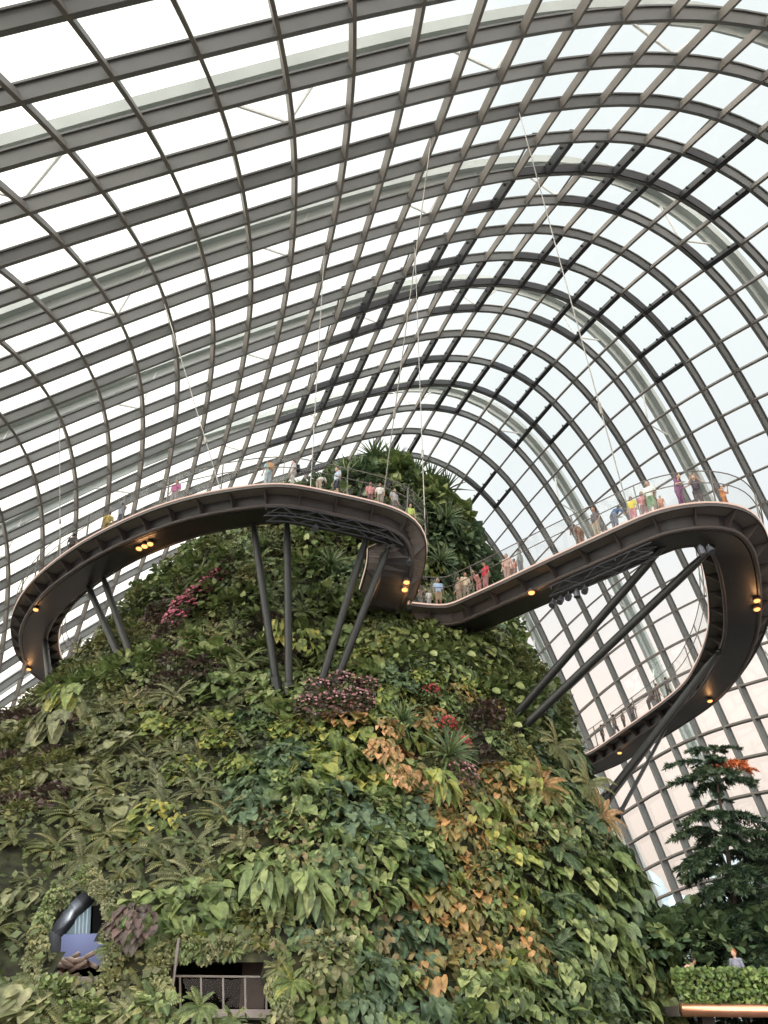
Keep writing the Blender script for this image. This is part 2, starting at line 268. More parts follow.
    "-2806,2395,672 147,0,111 143,2,109 140,3,108 138,6,106 134,7,105 131,10,102 127,11,101 125,14,99 120,17,97 118,20,96 113,24,95 110,28,97 108,32,99 106,36,101 107,38,101 109,36,99 112,33,94 113,28,88 114,24,79 115,18,70 115,12,62 115,8,54 113,3,46 113,1,38 112,2,29 113,6,18 117,12,6 120,23,-9 118,37,-27 113,51,-44 105,64,-58 95,74,-67 88,79,-73 81,83,-78 76,86,-85 73,85,-93 69,81,-103 65,73,-113 59,60,-123 52,44,-135 43,25,-145 32,4,-155 22,-17,-163 14,-35,-167 6,-50,-168 0,-63,-169 -4,-72,-168 -10,-80,-168 -15,-88,-168 -19,-95,-168 -24,-102,-169 -30,-109,-170",
    "-2791,2505,635 138,4,114 136,6,113 133,7,111 130,9,109 128,12,108 126,13,105 122,16,104 120,18,102 116,21,101 113,24,100 110,28,99 107,32,102 104,38,105 104,40,105 107,42,105 109,39,99 112,36,93 112,30,84 113,25,75 113,18,66 113,13,57 113,6,50 112,2,44 112,0,37 111,1,28 113,4,19 116,11,7 118,22,-9 118,36,-27 113,51,-45 104,63,-60 94,72,-68 84,77,-74 78,80,-80 74,81,-87 70,81,-96 68,77,-104 63,69,-113 58,57,-122 52,41,-132 43,25,-143 34,4,-151 26,-15,-159 18,-32,-163 11,-47,-164 6,-57,-164 1,-66,-163 -4,-73,-163 -8,-79,-162 -13,-85,-162 -18,-93,-162 -22,-99,-162",
    "-2782,2616,590 129,8,117 128,11,116 126,12,114 123,13,112 122,16,110 119,18,109 117,20,108 114,22,105 113,25,105 109,28,104 107,33,105 104,37,108 103,41,109 103,44,110 106,44,105 109,42,98 111,38,90 111,32,80 110,26,70 111,18,62 112,11,54 112,5,48 112,1,42 112,-1,35 112,0,29 112,3,19 115,11,7 118,22,-9 117,36,-27 111,51,-45 103,62,-60 91,70,-70 83,75,-77 75,77,-82 72,78,-90 69,76,-97 66,71,-105 61,63,-114 57,53,-122 50,38,-131 44,23,-140 37,5,-148 29,-13,-154 23,-28,-158 17,-42,-160 12,-50,-158 7,-58,-157 2,-63,-156 -2,-69,-156 -6,-76,-155 -10,-81,-156 -15,-89,-155",
    "-2779,2728,537 121,13,120 119,16,119 118,17,117 116,19,115 115,20,113 113,23,112 111,25,111 110,27,110 108,29,109 106,33,109 104,37,110 103,40,112 102,44,112 103,46,111 106,45,105 107,43,97 109,39,87 109,33,78 110,25,68 109,18,59 111,11,52 112,4,46 112,1,42 112,-2,35 113,0,28 114,4,19 115,12,7 116,23,-9 116,37,-28 110,50,-45 101,60,-60 90,69,-71 81,73,-80 75,74,-85 71,73,-92 66,71,-99 63,66,-108 60,58,-115 55,47,-123 50,35,-131 44,20,-138 38,5,-146 32,-10,-150 27,-24,-154 22,-36,-153 18,-43,-152 14,-47,-151 9,-53,-149 6,-58,-149 1,-64,-148 -3,-71,-149 -8,-77,-148",
    "-2780,2841,477 111,19,123 111,21,122 109,23,120 109,25,118 107,26,117 107,28,115 105,29,114 105,33,114 104,35,114 102,37,113 103,40,115 102,43,115 103,45,113 103,46,110 105,45,104 105,43,96 108,38,86 107,32,77 109,25,67 109,17,60 110,11,52 112,5,46 113,1,41 113,0,35 114,2,27 114,6,18 116,14,6 116,24,-10 114,37,-28 108,49,-45 100,58,-60 90,66,-71 81,70,-82 75,71,-88 69,69,-96 65,66,-103 61,61,-110 58,53,-117 53,43,-125 49,31,-131 44,18,-138 39,5,-143 35,-7,-148 30,-20,-148 26,-29,-148 23,-34,-146 21,-38,-144 17,-42,-143 12,-47,-142 9,-54,-142 4,-59,-141 1,-65,-141",
    "-2786,2955,411 101,27,126 102,27,124 101,29,123 101,30,122 100,32,120 100,34,119 100,35,119 100,38,117 99,39,118 101,42,118 100,43,118 102,44,116 102,46,114 103,45,108 104,43,103 105,41,95 106,36,86 107,31,78 108,24,68 110,17,61 110,12,54 112,6,47 113,4,41 115,3,34 115,4,26 115,10,16 116,17,3 115,26,-12 112,37,-28 106,46,-45 99,56,-59 90,62,-71 82,66,-83 75,66,-91 70,65,-99 64,61,-107 60,56,-113 56,48,-120 51,39,-127 48,29,-132 44,17,-138 40,6,-141 36,-5,-143 34,-13,-144 30,-21,-143 28,-25,-141 26,-30,-139 23,-32,-138 20,-37,-136 16,-42,-134 12,-48,-134 8,-53,-133",
    "-2797,3072,338 92,33,130 92,35,127 92,35,127 93,37,125 94,38,124 94,39,123 94,41,123 95,42,122 97,44,121 97,44,121 99,46,119 100,45,117 102,45,114 102,44,108 104,41,102 104,38,94 106,34,87 107,29,79 109,23,71 110,17,63 111,13,56 113,9,48 114,7,41 115,7,33 116,10,24 117,13,13 115,20,0 113,28,-15 110,37,-29 104,44,-44 98,52,-58 90,57,-72 84,61,-83 76,61,-93 70,60,-102 64,56,-109 59,51,-117 55,44,-123 51,35,-128 47,27,-133 44,17,-137 41,8,-139 39,0,-141 36,-7,-140 34,-12,-138 32,-17,-137 31,-20,-135 28,-24,-132 26,-27,-131 23,-32,-128 19,-35,-128 17,-40,-126",
    "-2812,3191,260 82,41,133 82,41,131 84,43,130 86,43,130 86,44,128 88,45,127 89,46,127 91,46,125 93,47,125 95,47,123 97,47,121 99,46,117 100,44,113 102,42,108 104,39,102 104,35,95 107,32,88 107,26,81 110,23,73 111,18,65 112,15,58 114,12,49 115,11,41 116,12,32 117,14,21 116,18,10 114,23,-3 112,30,-17 108,36,-30 102,42,-45 98,48,-58 90,52,-72 84,54,-83 77,55,-94 71,54,-104 65,51,-112 60,46,-119 55,40,-125 51,34,-130 47,25,-133 45,19,-136 42,11,-138 41,6,-137 38,0,-137 38,-5,-135 36,-8,-134 34,-12,-130 33,-15,-129 32,-17,-126 29,-21,-123 26,-24,-122 24,-28,-119",
    "-2831,3312,177 71,49,137 74,49,135 75,50,134 78,50,134 80,50,132 82,50,131 84,50,131 87,50,129 90,50,127 92,48,125 95,48,121 97,45,118 100,43,113 101,40,108 104,36,103 105,34,96 107,29,90 109,26,82 110,22,76 113,19,67 113,18,59 116,15,50 116,16,41 116,17,30 117,18,18 115,22,7 113,27,-6 110,30,-19 107,35,-32 101,40,-46 97,44,-58 90,46,-72 85,49,-84 78,49,-95 72,47,-104 66,46,-114 61,41,-120 56,37,-126 52,32,-130 49,25,-134 46,21,-135 44,15,-136 43,11,-135 41,7,-135 40,3,-132 39,1,-131 38,-3,-127 37,-5,-125 36,-8,-123 35,-11,-119 32,-12,-117 31,-16,-113",
    "-2855,3435,90 62,58,140 64,58,140 67,57,139 71,56,137 73,56,136 76,55,136 80,54,133 83,52,132 86,52,129 90,49,127 93,47,122 96,44,119 98,41,114 101,39,109 104,34,104 106,32,98 108,28,91 111,25,85 112,23,77 114,21,68 115,21,60 116,19,50 117,20,40 117,21,28 116,23,17 114,26,4 112,28,-9 109,31,-21 105,35,-34 101,37,-47 96,39,-60 90,42,-73 85,42,-84 79,43,-95 74,41,-105 67,40,-113 63,37,-121 58,35,-126 54,30,-130 51,27,-133 48,23,-134 46,20,-135 45,16,-134 43,14,-132 43,11,-131 42,8,-128 42,7,-125 40,4,-123 40,2,-119 39,1,-116 38,-2,-112 37,-3,-110",
    "-2882,3560,-2 52,68,146 55,66,144 59,64,143 63,63,141 67,61,140 71,60,139 75,57,136 79,54,135 83,52,131 87,50,128 91,46,124 94,43,120 98,39,116 101,37,111 105,33,105 107,30,99 109,28,93 112,26,86 114,24,78 116,24,70 116,23,60 118,23,50 117,25,38 117,25,27 115,27,14 114,28,2 110,30,-11 108,31,-23 104,33,-37 100,35,-49 95,35,-61 91,37,-73 85,36,-85 80,37,-95 75,35,-105 70,35,-113 65,34,-120 60,31,-125 57,30,-129 53,28,-132 51,26,-133 49,24,-133 47,22,-133 46,21,-131 46,19,-129 44,17,-127 44,15,-124 44,14,-120 44,13,-117 42,11,-113 43,10,-110 42,9,-105",
    "-2913,3688,-97 42,78,150 47,74,149 51,72,148 56,70,145 60,66,144 66,63,141 70,59,139 75,56,137 80,52,133 84,49,130 89,44,126 93,41,122 98,38,117 101,35,113 105,32,107 109,30,102 111,28,94 114,27,87 116,27,79 117,26,70 118,27,60 118,27,48 117,28,38 117,29,25 115,30,12 112,30,0 110,31,-13 107,32,-26 103,31,-39 99,32,-51 94,31,-63 91,31,-74 85,31,-85 82,31,-95 76,31,-104 72,30,-112 68,30,-118 64,30,-124 60,30,-127 56,29,-131 55,29,-131 51,28,-133 51,28,-131 48,27,-131 48,27,-128 47,25,-126 47,25,-122 46,24,-119 46,24,-116 47,22,-111 46,22,-107 47,20,-103",
    "-2947,3818,-196 33,88,156 37,84,153 44,79,152 48,76,150 55,71,146 59,66,145 66,61,141 71,56,138 76,52,135 82,47,132 88,42,128 92,39,125 97,36,120 102,34,115 106,31,110 110,30,103 113,29,96 116,30,88 118,29,79 119,30,69 119,30,59 118,32,48 118,31,36 117,32,23 114,32,11 111,32,-3 109,32,-15 106,30,-29 102,30,-41 98,28,-53 94,27,-65 91,27,-75 86,26,-86 82,26,-94 78,25,-103 75,27,-110 71,27,-116 67,28,-121 64,30,-125 61,31,-128 58,32,-130 55,32,-131 54,34,-131 51,34,-130 50,34,-128 49,35,-126 49,34,-122 49,34,-118 49,34,-115 49,34,-110 49,33,-106 50,33,-101",
]
GI0, GJ0 = -4, -15
GRID = []
for row in GRID_ROWS:
    p = Vector((0, 0, 0)); r_ = []
    for t in row.split():
        p = p + Vector([int(x) for x in t.split(',')]); r_.append(p / 50.0)
    GRID.append(r_)
NI, NJ = len(GRID), len(GRID[0])
def node(i, j): return GRID[i - GI0][j - GJ0]
CENTRE = Vector((0, 50, 12))
def normal(i, j):
    a, b = i - GI0, j - GJ0
    ti = GRID[min(a + 1, NI - 1)][b] - GRID[max(a - 1, 0)][b]
    tj = GRID[a][min(b + 1, NJ - 1)] - GRID[a][max(b - 1, 0)]
    n = ti.cross(tj).normalized()
    if n.dot(node(i, j) - Vector((0, node(i, j).y, 10))) < 0: n = -n
    return n
NRM = [[normal(a + GI0, b + GJ0) for b in range(NJ)] for a in range(NI)]
def nrm(i, j): return NRM[i - GI0][j - GJ0]
I_RANGE = range(GI0, GI0 + NI); J_RANGE = range(GJ0, GJ0 + NJ)

def beam(mb, pts, nrms, w, d, off=0.0):
    """rectangular rib that follows pts, its depth d pointing inwards along the surface normal"""
    n = len(pts); secs = []
    for k in range(n):
        t = (pts[min(k + 1, n - 1)] - pts[max(k - 1, 0)]).normalized(); u = nrms[k]
        u = (u - t * u.dot(t)).normalized(); x = t.cross(u)
        p = pts[k] + u * off
        secs.append([p + x * w / 2, p - x * w / 2, p - x * w / 2 - u * d, p + x * w / 2 - u * d])
    for k in range(n - 1):
        a, b = secs[k], secs[k + 1]
        for q in range(4):
            mb.add([a[q], a[(q + 1) % 4], b[(q + 1) % 4], b[q]], [(0, 1, 2, 3)])
    mb.add(secs[0], [(0, 1, 2, 3)]); mb.add(secs[-1], [(3, 2, 1, 0)])

def refine(pts):
    out = []
    n = len(pts)
    for k in range(n - 1):
        p0, p1, p2, p3 = pts[max(k - 1, 0)], pts[k], pts[k + 1], pts[min(k + 2, n - 1)]
        out.append(p1); out.append((p1 + p2) * 0.5625 - (p0 + p3) * 0.0625)
    out.append(pts[-1]); return out

ZMIN = -1.5
roof = tag(empty('ceiling'), 'vaulted grid of grey steel arches and cross ribs filled with clear glass', 'glass roof', kind='structure')
for i in I_RANGE:
    ks = [j for j in J_RANGE if node(i, j).z > ZMIN]
    pts = refine([node(i, j) for j in range(ks[0], ks[-1] + 1)]); ns = refine([nrm(i, j) for j in range(ks[0], ks[-1] + 1)])
    mb = MB(); beam(mb, pts, ns, 0.27, 0.66)
    beam(mb, pts, ns, 0.46, 0.09, 0.06)
    mb.build('arched_rib', M_RIB, roof)
for j in J_RANGE:
    run = []; runs = []
    for i in I_RANGE:
        if node(i, j).z > ZMIN: run.append(i)
        elif run: runs.append(run); run = []
    if run: runs.append(run)
    mb = MB()
    for run in runs:
        if len(run) < 2: continue
        beam(mb, refine([node(i, j) for i in run]), refine([nrm(i, j) for i in run]), 0.17, 0.48, -0.19)
    if mb.v: mb.build('cross_rib', M_PURLIN, roof)
for i in list(I_RANGE)[:-1]:
    mb = MB()
    for j in list(J_RANGE)[:-1]:
        q = [(i, j), (i + 1, j), (i + 1, j + 1), (i, j + 1)]
        if min(node(*k).z for k in q) < ZMIN: continue
        mb.add([node(*k) + nrm(*k) * 0.10 for k in q], [(0, 1, 2, 3)])
    if mb.v: mb.build('glazing', M_GLASS, roof)

# the big arches that stand outside the glass and the white struts that tie them to the grid
OUT = {0: 2.4, 4: 2.4, 8: 2.5, 12: 2.6, 16: 2.7, 20: 2.8, 24: 2.8}
for i, off in OUT.items():
    ks = [j for j in J_RANGE if node(i, j).z > ZMIN]
    pts = [node(i, j) + nrm(i, j) * off for j in ks]; ns = [nrm(i, j) for j in ks]
    mb = MB(); beam(mb, refine(pts), refine(ns), 1.25, 0.55, 0.55)
    beam(mb, refine(pts), refine(ns), 0.16, 1.0, 0.45)
    arch = mb.build('outer_arch', M_OUTER, roof)
    for j in ks[2::4]:
        st = MB()
        foot = node(i, j) + nrm(i, j) * 0.1
        for s_ in (-1, 1):
            jj = min(max(j + s_, ks[0]), ks[-1])
            st.tube([foot, node(i, jj) + nrm(i, jj) * off], 0.09, 6)
        st.build('strut', M_WHITE, arch)

VENTS = """6,10 6,11 6,12 6,13 5,14 6,14 7,12 7,9 7,13 7,16 6,15 9,8 9,9 9,12 10,9 10,8 10,10 10,11 10,12 10,13 10,7 10,6
11,7 11,10 11,11 11,14 13,10 13,11 13,6 14,6 13,7 14,7 14,8 14,9 14,10 14,11 14,12 15,8 15,9 15,12 15,13 17,7 17,8 17,11 17,12
13,14 13,15 14,14 14,13 14,15 14,16 14,17 15,16 17,16 17,17 18,16 9,16 10,16 10,15 9,17 10,17 10,18 10,14 9,13 11,15 11,6 14,5 15,5""".split()
for s_ in VENTS:
    i, j = [int(x) for x in s_.split(',')]
    a, b, c, d = node(i, j - 1), node(i, j), node(i + 1, j), node(i + 1, j - 1)
    n_ = nrm(i, j); mb = MB()
    ctr = (a + b + c + d) / 4
    a, b, c, d = [ctr + (p - ctr) * 0.93 for p in (a, b, c, d)]
    back = n_ * 0.28
    # opened top-hung sash: a dark channel along the hinge line and a thinner sash round the pane
    mb.bar(b - n_ * 0.40, c - n_ * 0.40, 0.36, 0.62, n_)
    mb.bar(d - n_ * 0.30, c - n_ * 0.30, 0.24, 0.5, n_)
    mb.bar(a + back, b, 0.09, 0.12, n_); mb.bar(a + back, d, 0.07, 0.12, n_)
    for t in (0.25, 0.75):
        p = b.lerp(c, t) - n_ * 0.36; q = p + (a - b).normalized() * 0.34
        mb.bar(p, q, 0.12, 0.12, n_)
    mb.build('vent_frame', M_VENT, roof)

# ------------------------------------------------------------------ ground, floor
M_FLOOR = plain('dark_stone_floor', (0.10, 0.09, 0.085), 0.6, 0, 0.2, 0.7)
M_GROUND = plain('paved_ground_outside', (0.30, 0.28, 0.25), 0.8, 0, 0.2, 0.02)
mb = MB(); mb.add([(-80, -30, 0), (80, -30, 0), (80, 130, 0), (-80, 130, 0)], [(0, 1, 2, 3)])
tag(mb.build('floor', M_FLOOR), kind='structure')
mb = MB(); mb.add([(-900, -500, -0.4), (900, -500, -0.4), (900, 1500, -0.4), (-900, 1500, -0.4)], [(0, 1, 2, 3)])
tag(mb.build('trim_1', M_GROUND), 'pale ground outside the glasshouse', kind='structure')

# ------------------------------------------------------------------ mountain
MT = [  # height above the eye, left x, right x, front y, centre y
    (-1.7, -32, 12.9, 21, 46), (3, -31, 12.5, 25, 46), (8, -27, 12.0, 30, 47), (12, -24, 11.5, 34.5, 48), (16, -21.3, 10.7, 38, 50),
    (20, -19.6, 9.9, 41, 52), (24, -18.0, 8.6, 42.2, 53), (27, -15.6, 7.9, 42.8, 54), (30, -12.0, 7.2, 43.5, 54), (32, -9.0, 6.6, 44.5, 54),
    (34, -6.0, 5.4, 46, 54), (35.6, -3.0, 3.6, 49, 54)]
HTOP = MT[-1][0]
def mt_row(H):
    H = min(max(H, MT[0][0]), HTOP)
    for a, b in zip(MT, MT[1:]):
        if H <= b[0]:
            t = (H - a[0]) / (b[0] - a[0]); return [a[k] + (b[k] - a[k]) * t for k in range(1, 5)]
def mt_point(H, phi, rough=True):
    """phi 0 = front (towards the eye), positive to the right"""
    xl, xr, yf, yc = mt_row(H); cx = (xl + xr) / 2; wx = (xr - xl) / 2; wy = yc - yf
    s, c = math.sin(phi), math.cos(phi); e_ = 2 / 2.3
    x = cx + wx * math.copysign(abs(s) ** e_, s); y = yc - wy * math.copysign(abs(c) ** e_, c) * (1.0 if c > 0 else 0.75)
    p = Vector((x, y, H + CAM_H))
    if rough:
        o = Vector((x - cx, y - yc, 0)); o.normalize()
        w = noise.noise(p * 0.16) * 1.3 + noise.noise(p * 0.45) * 0.55
        p = p + o * w
    return p
def mt_frame(H, phi):
    p = mt_point(H, phi); a = mt_point(H, phi + 0.03, False) - mt_point(H, phi - 0.03, False)
    b = mt_point(min(H + 0.6, HTOP), phi, False) - mt_point(H - 0.6, phi, False)
    return p, a.cross(b).normalized()
def inside(px, py, poly):
    c = False; n = len(poly)
    for k in range(n):
        x1, y1 = poly[k]; x2, y2 = poly[(k + 1) % n]
        if (y1 > py) != (y2 > py) and px < (x2 - x1) * (py - y1) / (y2 - y1) + x1: c = not c
    return c
ARCHWAY = [(92, 886), (104, 905), (106, 930), (97, 978), (50, 980), (52, 930), (72, 905)]
CAVE = [(170, 960), (268, 962), (268, 1014), (168, 1014)]
NH, NP = 150, 300
vs = []; fs = []
for a in range(NH + 1):
    H = MT[0][0] + (HTOP - MT[0][0]) * a / NH
    for b in range(NP):
        vs.append(mt_point(H, -math.pi + 2 * math.pi * b / NP))
for a in range(NH):
    for b in range(NP):
        q = [a * NP + b, a * NP + (b + 1) % NP, (a + 1) * NP + (b + 1) % NP, (a + 1) * NP + b]
        c = (vs[q[0]] + vs[q[2]]) / 2
        if c.y < 46:
            x, y, _ = pix(c)
            if inside(x, y, ARCHWAY) or inside(x, y, CAVE): continue
        fs.append(q)
fs.append([NH * NP + b for b in range(NP)])
m, nt, out = node_mat('mossy_rock')
b_ = nt.nodes.new('ShaderNodeBsdfPrincipled'); b_.inputs['Roughness'].default_value = 0.95
t1 = nt.nodes.new('ShaderNodeTexNoise'); t1.inputs['Scale'].default_value = 2.6; t1.inputs['Detail'].default_value = 8
tcn = nt.nodes.new('ShaderNodeTexCoord'); nt.links.new(tcn.outputs['Object'], t1.inputs['Vector'])
r_ = nt.nodes.new('ShaderNodeValToRGB'); es = r_.color_ramp.elements
es[0].position = 0.38; es[0].color = (0.012, 0.011, 0.007, 1); es[1].position = 0.58; es[1].color = (0.035, 0.042, 0.016, 1)
k_ = es.new(0.75); k_.color = (0.075, 0.050, 0.026, 1)
nt.links.new(t1.outputs[0], r_.inputs[0]); nt.links.new(r_.outputs[0], b_.inputs['Base Color'])
bp = nt.nodes.new('ShaderNodeBump'); bp.inputs['Strength'].default_value = 0.6; nt.links.new(t1.outputs[0], bp.inputs['Height']); nt.links.new(bp.outputs[0], b_.inputs['Normal'])
nt.links.new(b_.outputs[0], out.inputs[0]); M_ROCK = m
mb = MB(); mb.add(vs, fs)
mountain = mb.build('planted_mountain', M_ROCK, smooth=True)
tag(mountain, 'tall mossy rock mountain covered in plants, rising to just under the glass roof', 'mountain')

def hit(px, py):
    """first point of the mountain along a sight line"""
    d = direction(px, py).normalized(); t = 14.0
    while t < 75:
        p = Vector((0, 0, CAM_H)) + d * t; H = p.z - CAM_H
        if MT[0][0] < H < HTOP:
            xl, xr, yf, yc = mt_row(H); cx = (xl + xr) / 2; wx = (xr - xl) / 2; wy = yc - yf
            if abs((p.x - cx) / wx) ** 2.3 + abs((p.y - yc) / wy) ** 2.3 < 1: return p
        t += 0.15
    return None
# ------------------------------------------------------------------ elevated walkway
EDGE = [(43, 675, 24), (20, 657, 24), (12, 630, 24), (15, 608, 24), (33, 580, 24), (67, 552, 24), (100, 532, 24), (150, 509, 24), (200, 494, 24),
        (256, 485, 24), (287, 483, 24), (330, 492, 23.8), (380, 503, 23.5), (412, 514, 23.1), (427, 527, 22.7), (432, 541, 22.2), (428, 556, 21.6),
        (419, 582, 20.7), (412, 603, 20), (430, 604.8, 19.9), (444, 606.2, 19.8), (449, 605.2, 19.8), (462, 599.3, 19.8), (500, 582, 19.8), (548, 559, 19.8), (600, 535, 19.8), (628, 522, 20), (663, 508, 20), (708, 502, 20),
        (743, 507, 20), (763, 526, 20), (770, 555, 19.8), (771, 590, 19.6), (766, 623, 19.4), (748, 660, 19.3), (720, 692, 19.2),
        (659, 733, 19), (614, 759, 19)]
raw = [at(*p) for p in EDGE]
raw = [Vector((-13, 73, 25.6)), Vector((-20, 71, 25.6)), Vector((-26, 66.5, 25.6))] + raw + [Vector((16, 73.5, 20.6)), Vector((6, 76, 20.6))]
K1, K2 = 3 + 18, 3 + 21          # the sharp corner where the descending piece meets the bridge
def catmull(P, step=0.5):
    out = []; n = len(P)
    for k in range(n - 1):
        p0, p1, p2, p3 = P[max(k - 1, 0)], P[k], P[k + 1], P[min(k + 2, n - 1)]
        m = max(1, int((p2 - p1).length / step))
        for q in range(m):
            t = q / m
            out.append(0.5 * ((2 * p1) + (p2 - p0) * t + (2 * p0 - 5 * p1 + 4 * p2 - p3) * t * t + (3 * p1 - 3 * p2 + p3 - p0) * t ** 3))
    out.append(P[-1]); return out
def smooth(P, it):
    for _ in range(it):
        P = [P[0]] + [P[k] * 0.5 + (P[k - 1] + P[k + 1]) * 0.25 for k in range(1, len(P) - 1)] + [P[-1]]
    return P
def even(P, step):
    out = [P[0].copy()]; acc = 0.0
    for a, b in zip(P, P[1:]):
        L = (b - a).length; pos = step - acc
        while pos <= L:
            out.append(a.lerp(b, pos / L)); pos += step
        acc = (acc + L) % step
    return out
pathA = even(smooth(catmull(raw[:K1 + 1]), 6), 0.5)
pathB = even(smooth(catmull(raw[K1:]), 2), 0.5)
def lefts(P):
    out = []
    for k in range(len(P)):
        t = P[min(k + 1, len(P) - 1)] - P[max(k - 1, 0)]; t.z = 0; t.normalize(); out.append(Vector((-t.y, t.x, 0)))
    return out
leftA, leftB = lefts(pathA), lefts(pathB)
PATH = pathA + pathB; LEFT = leftA + leftB; NA = len(pathA)
W = 3.2
def off(k, u, z=0.0): return PATH[k] + LEFT[k] * u + Vector((0, 0, z))
def sweep(mb, ks, prof, close=True):
    """sweep a closed (u, z) profile along the walkway"""
    n = len(prof); b = len(mb.v)
    for k in ks:
        for u, z in prof: mb.v.append(tuple(off(k, u, z)))
    for a in range(len(ks) - 1):
        for q in range(n):
            q2 = (q + 1) % n
            mb.f.append([b + a * n + q, b + a * n + q2, b + (a + 1) * n + q2, b + (a + 1) * n + q]); mb.mi.append(mb.cur)
    mb.f.append([b + q for q in range(n)]); mb.mi.append(mb.cur)
    mb.f.append([b + (len(ks) - 1) * n + q for q in range(n)][::-1]); mb.mi.append(mb.cur)
SEGS = [list(range(0, NA)), list(range(NA, len(PATH)))]
walk = tag(empty('elevated_walkway', off(NA, 1.5)), 'long winding dark steel walkway looping out from the mountain, edged with warm light', 'walkway')
def wbuild(mb, name, mat, smooth=False):
    # parts are kept in world space, so undo the parent's location
    o = mb.build(name, mat, walk, smooth); o.matrix_parent_inverse = Matrix.Translation(-walk.location); return o
mb = MB()
for s_ in SEGS: sweep(mb, s_, [(0, 0), (W, 0), (W, -0.16), (0, -0.16)])
# corner plate under the sharp turn
a_, b_ = off(NA - 1, 0), off(NA - 1, W); c_ = off(NA, W); d_ = off(NA, 0)
far = (b_ + c_) / 2 + Vector((-0.3, 2.4, 0))
top = [a_, b_, far, c_]; mb.add([p - Vector((0, 0, .001)) for p in top] + [p - Vector((0, 0, 0.15)) for p in top], [(0, 1, 2, 3), (7, 6, 5, 4), (0, 4, 5, 1), (1, 5, 6, 2), (2, 6, 7, 3), (3, 7, 4, 0)])
wbuild(mb, 'deck', M_DECK)
mb = MB()
for s_ in SEGS: sweep(mb, s_, [(0.75, -0.17), (2.55, -0.17), (2.45, -0.85), (0.95, -0.95)])
g = wbuild(mb, 'box_girder', M_DARK)
mb = MB()
for s_ in SEGS:
    mb.tube([off(k, 0.80, -0.86) for k in s_], 0.13, 8); mb.tube([off(k, 2.52, -0.78) for k in s_], 0.11, 8)
wbuild(mb, 'girder_flange', M_DARK2, True)
mb = MB()
for s_ in SEGS:
    sweep(mb, s_, [(-0.05, 0.03), (0.03, 0.03), (0.03, -0.22), (-0.05, -0.22)])
    sweep(mb, s_, [(W - 0.03, 0.03), (W + 0.05, 0.03), (W + 0.05, -0.22), (W - 0.03, -0.22)])
wbuild(mb, 'edge_beam', M_DARK2)
mb = MB()
for s_ in SEGS:
    sweep(mb, s_, [(-0.08, 0.03), (-0.05, 0.05), (-0.05, -0.04), (-0.08, -0.03)])
    sweep(mb, s_, [(W + 0.05, 0.05), (W + 0.08, 0.03), (W + 0.08, -0.03), (W + 0.05, -0.04)])
wbuild(mb, 'edge_light', M_LED)
for s_ in SEGS:
    for k in s_[2::4]:
        mb = MB(); t = (LEFT[k].cross(Vector((0, 0, 1)))) * 0.03
        q = [off(k, u, z) for u, z in [(0.0, -0.17), (W, -0.17), (2.66, -0.74), (2.45, -0.82), (0.9, -0.90), (0.68, -0.82)]]
        mb.add([p + t for p in q] + [p - t for p in q], [tuple(range(6)), tuple(range(11, 5, -1))] + [(a, a + 6, (a + 1) % 6 + 6, (a + 1) % 6) for a in range(6)])
        br = wbuild(mb, 'bracket', M_DARK2)
# balustrade
for side, u0, lean in (('outer', 0.04, -0.18), ('inner', W - 0.04, 0.18)):
    for s_ in SEGS:
        mb = MB(); mb.tube([off(k, u0 + lean, 1.72) for k in s_], 0.030, 6)
        wbuild(mb, 'top_rail', M_RAIL)
        mb = MB(); mb.tube([off(k, u0 + lean * 0.5, 1.10) for k in s_], 0.028, 6)
        wbuild(mb, 'handrail', M_RAIL)
        mb = MB()
        for k, k2 in zip(s_, s_[1:]): mb.add([off(k, u0, 0.06), off(k2, u0, 0.06), off(k2, u0 + lean, 1.70), off(k, u0 + lean, 1.70)], [(0, 1, 2, 3)])
        wbuild(mb, 'glass_screen', M_RAILGLASS)
    for s_ in SEGS:
        for k in s_[1::7]:
            mb = MB(); mb.bar(off(k, u0, 0.0), off(k, u0 + lean, 1.75), 0.035, 0.09, LEFT[k])
            wbuild(mb, 'rail_post', M_RAIL)

def deck_spot(px, py, u, lo=0, hi=None, z=0.0):
    """the place on the walkway whose outer edge shows nearest to a point of the photograph"""
    best = None
    for k in range(lo, hi or len(PATH)):
        p = off(k, u, z); x, y, _ = pix(p); d = (x - px) ** 2 + (y - py) ** 2
        if best is None or d < best[0]: best = (d, k)
    return best[1]

# ------------------------------------------------------------------ struts
STRUTS = [((45, 640), (53, 715), 24, 'steel strut under the left end of the hairpin, leftmost of all'),
          ((88, 586), (131, 684), 24, 'steel strut under the left loop, left one of the leaning pair'),
          ((103, 577), (140, 684), 24, 'steel strut under the left loop, right one of the leaning pair'),
          ((253, 523), (277, 688), 24, 'long steel strut under the middle of the left loop, leaning slightly left at its top'),
          ((287, 521), (289, 694), 24, 'upright steel strut under the middle of the left loop'),
          ((367, 536), (317, 696), 23.2, 'slanting steel strut left of the descending walkway, left one of two'),
          ((388, 548), (332, 692), 22.4, 'slanting steel strut reaching to the descending walkway, right one of two'),
          ((664, 545), (508, 724), 20, 'very long slanting strut under the bridge, upper of the two on the right'),
          ((712, 548), (514, 736), 19.8, 'very long slanting strut under the right loop, lower of the two on the right'),
          ((719, 652), (602, 803), 19.2, 'thick slanting strut under the lower right walkway'),
          ((664, 728), (607, 803), 18.9, 'thin steep strut under the lower right walkway, left one of two'),
          ((668, 724), (620, 813), 18.9, 'thin steep strut under the lower right walkway, right one of two')]
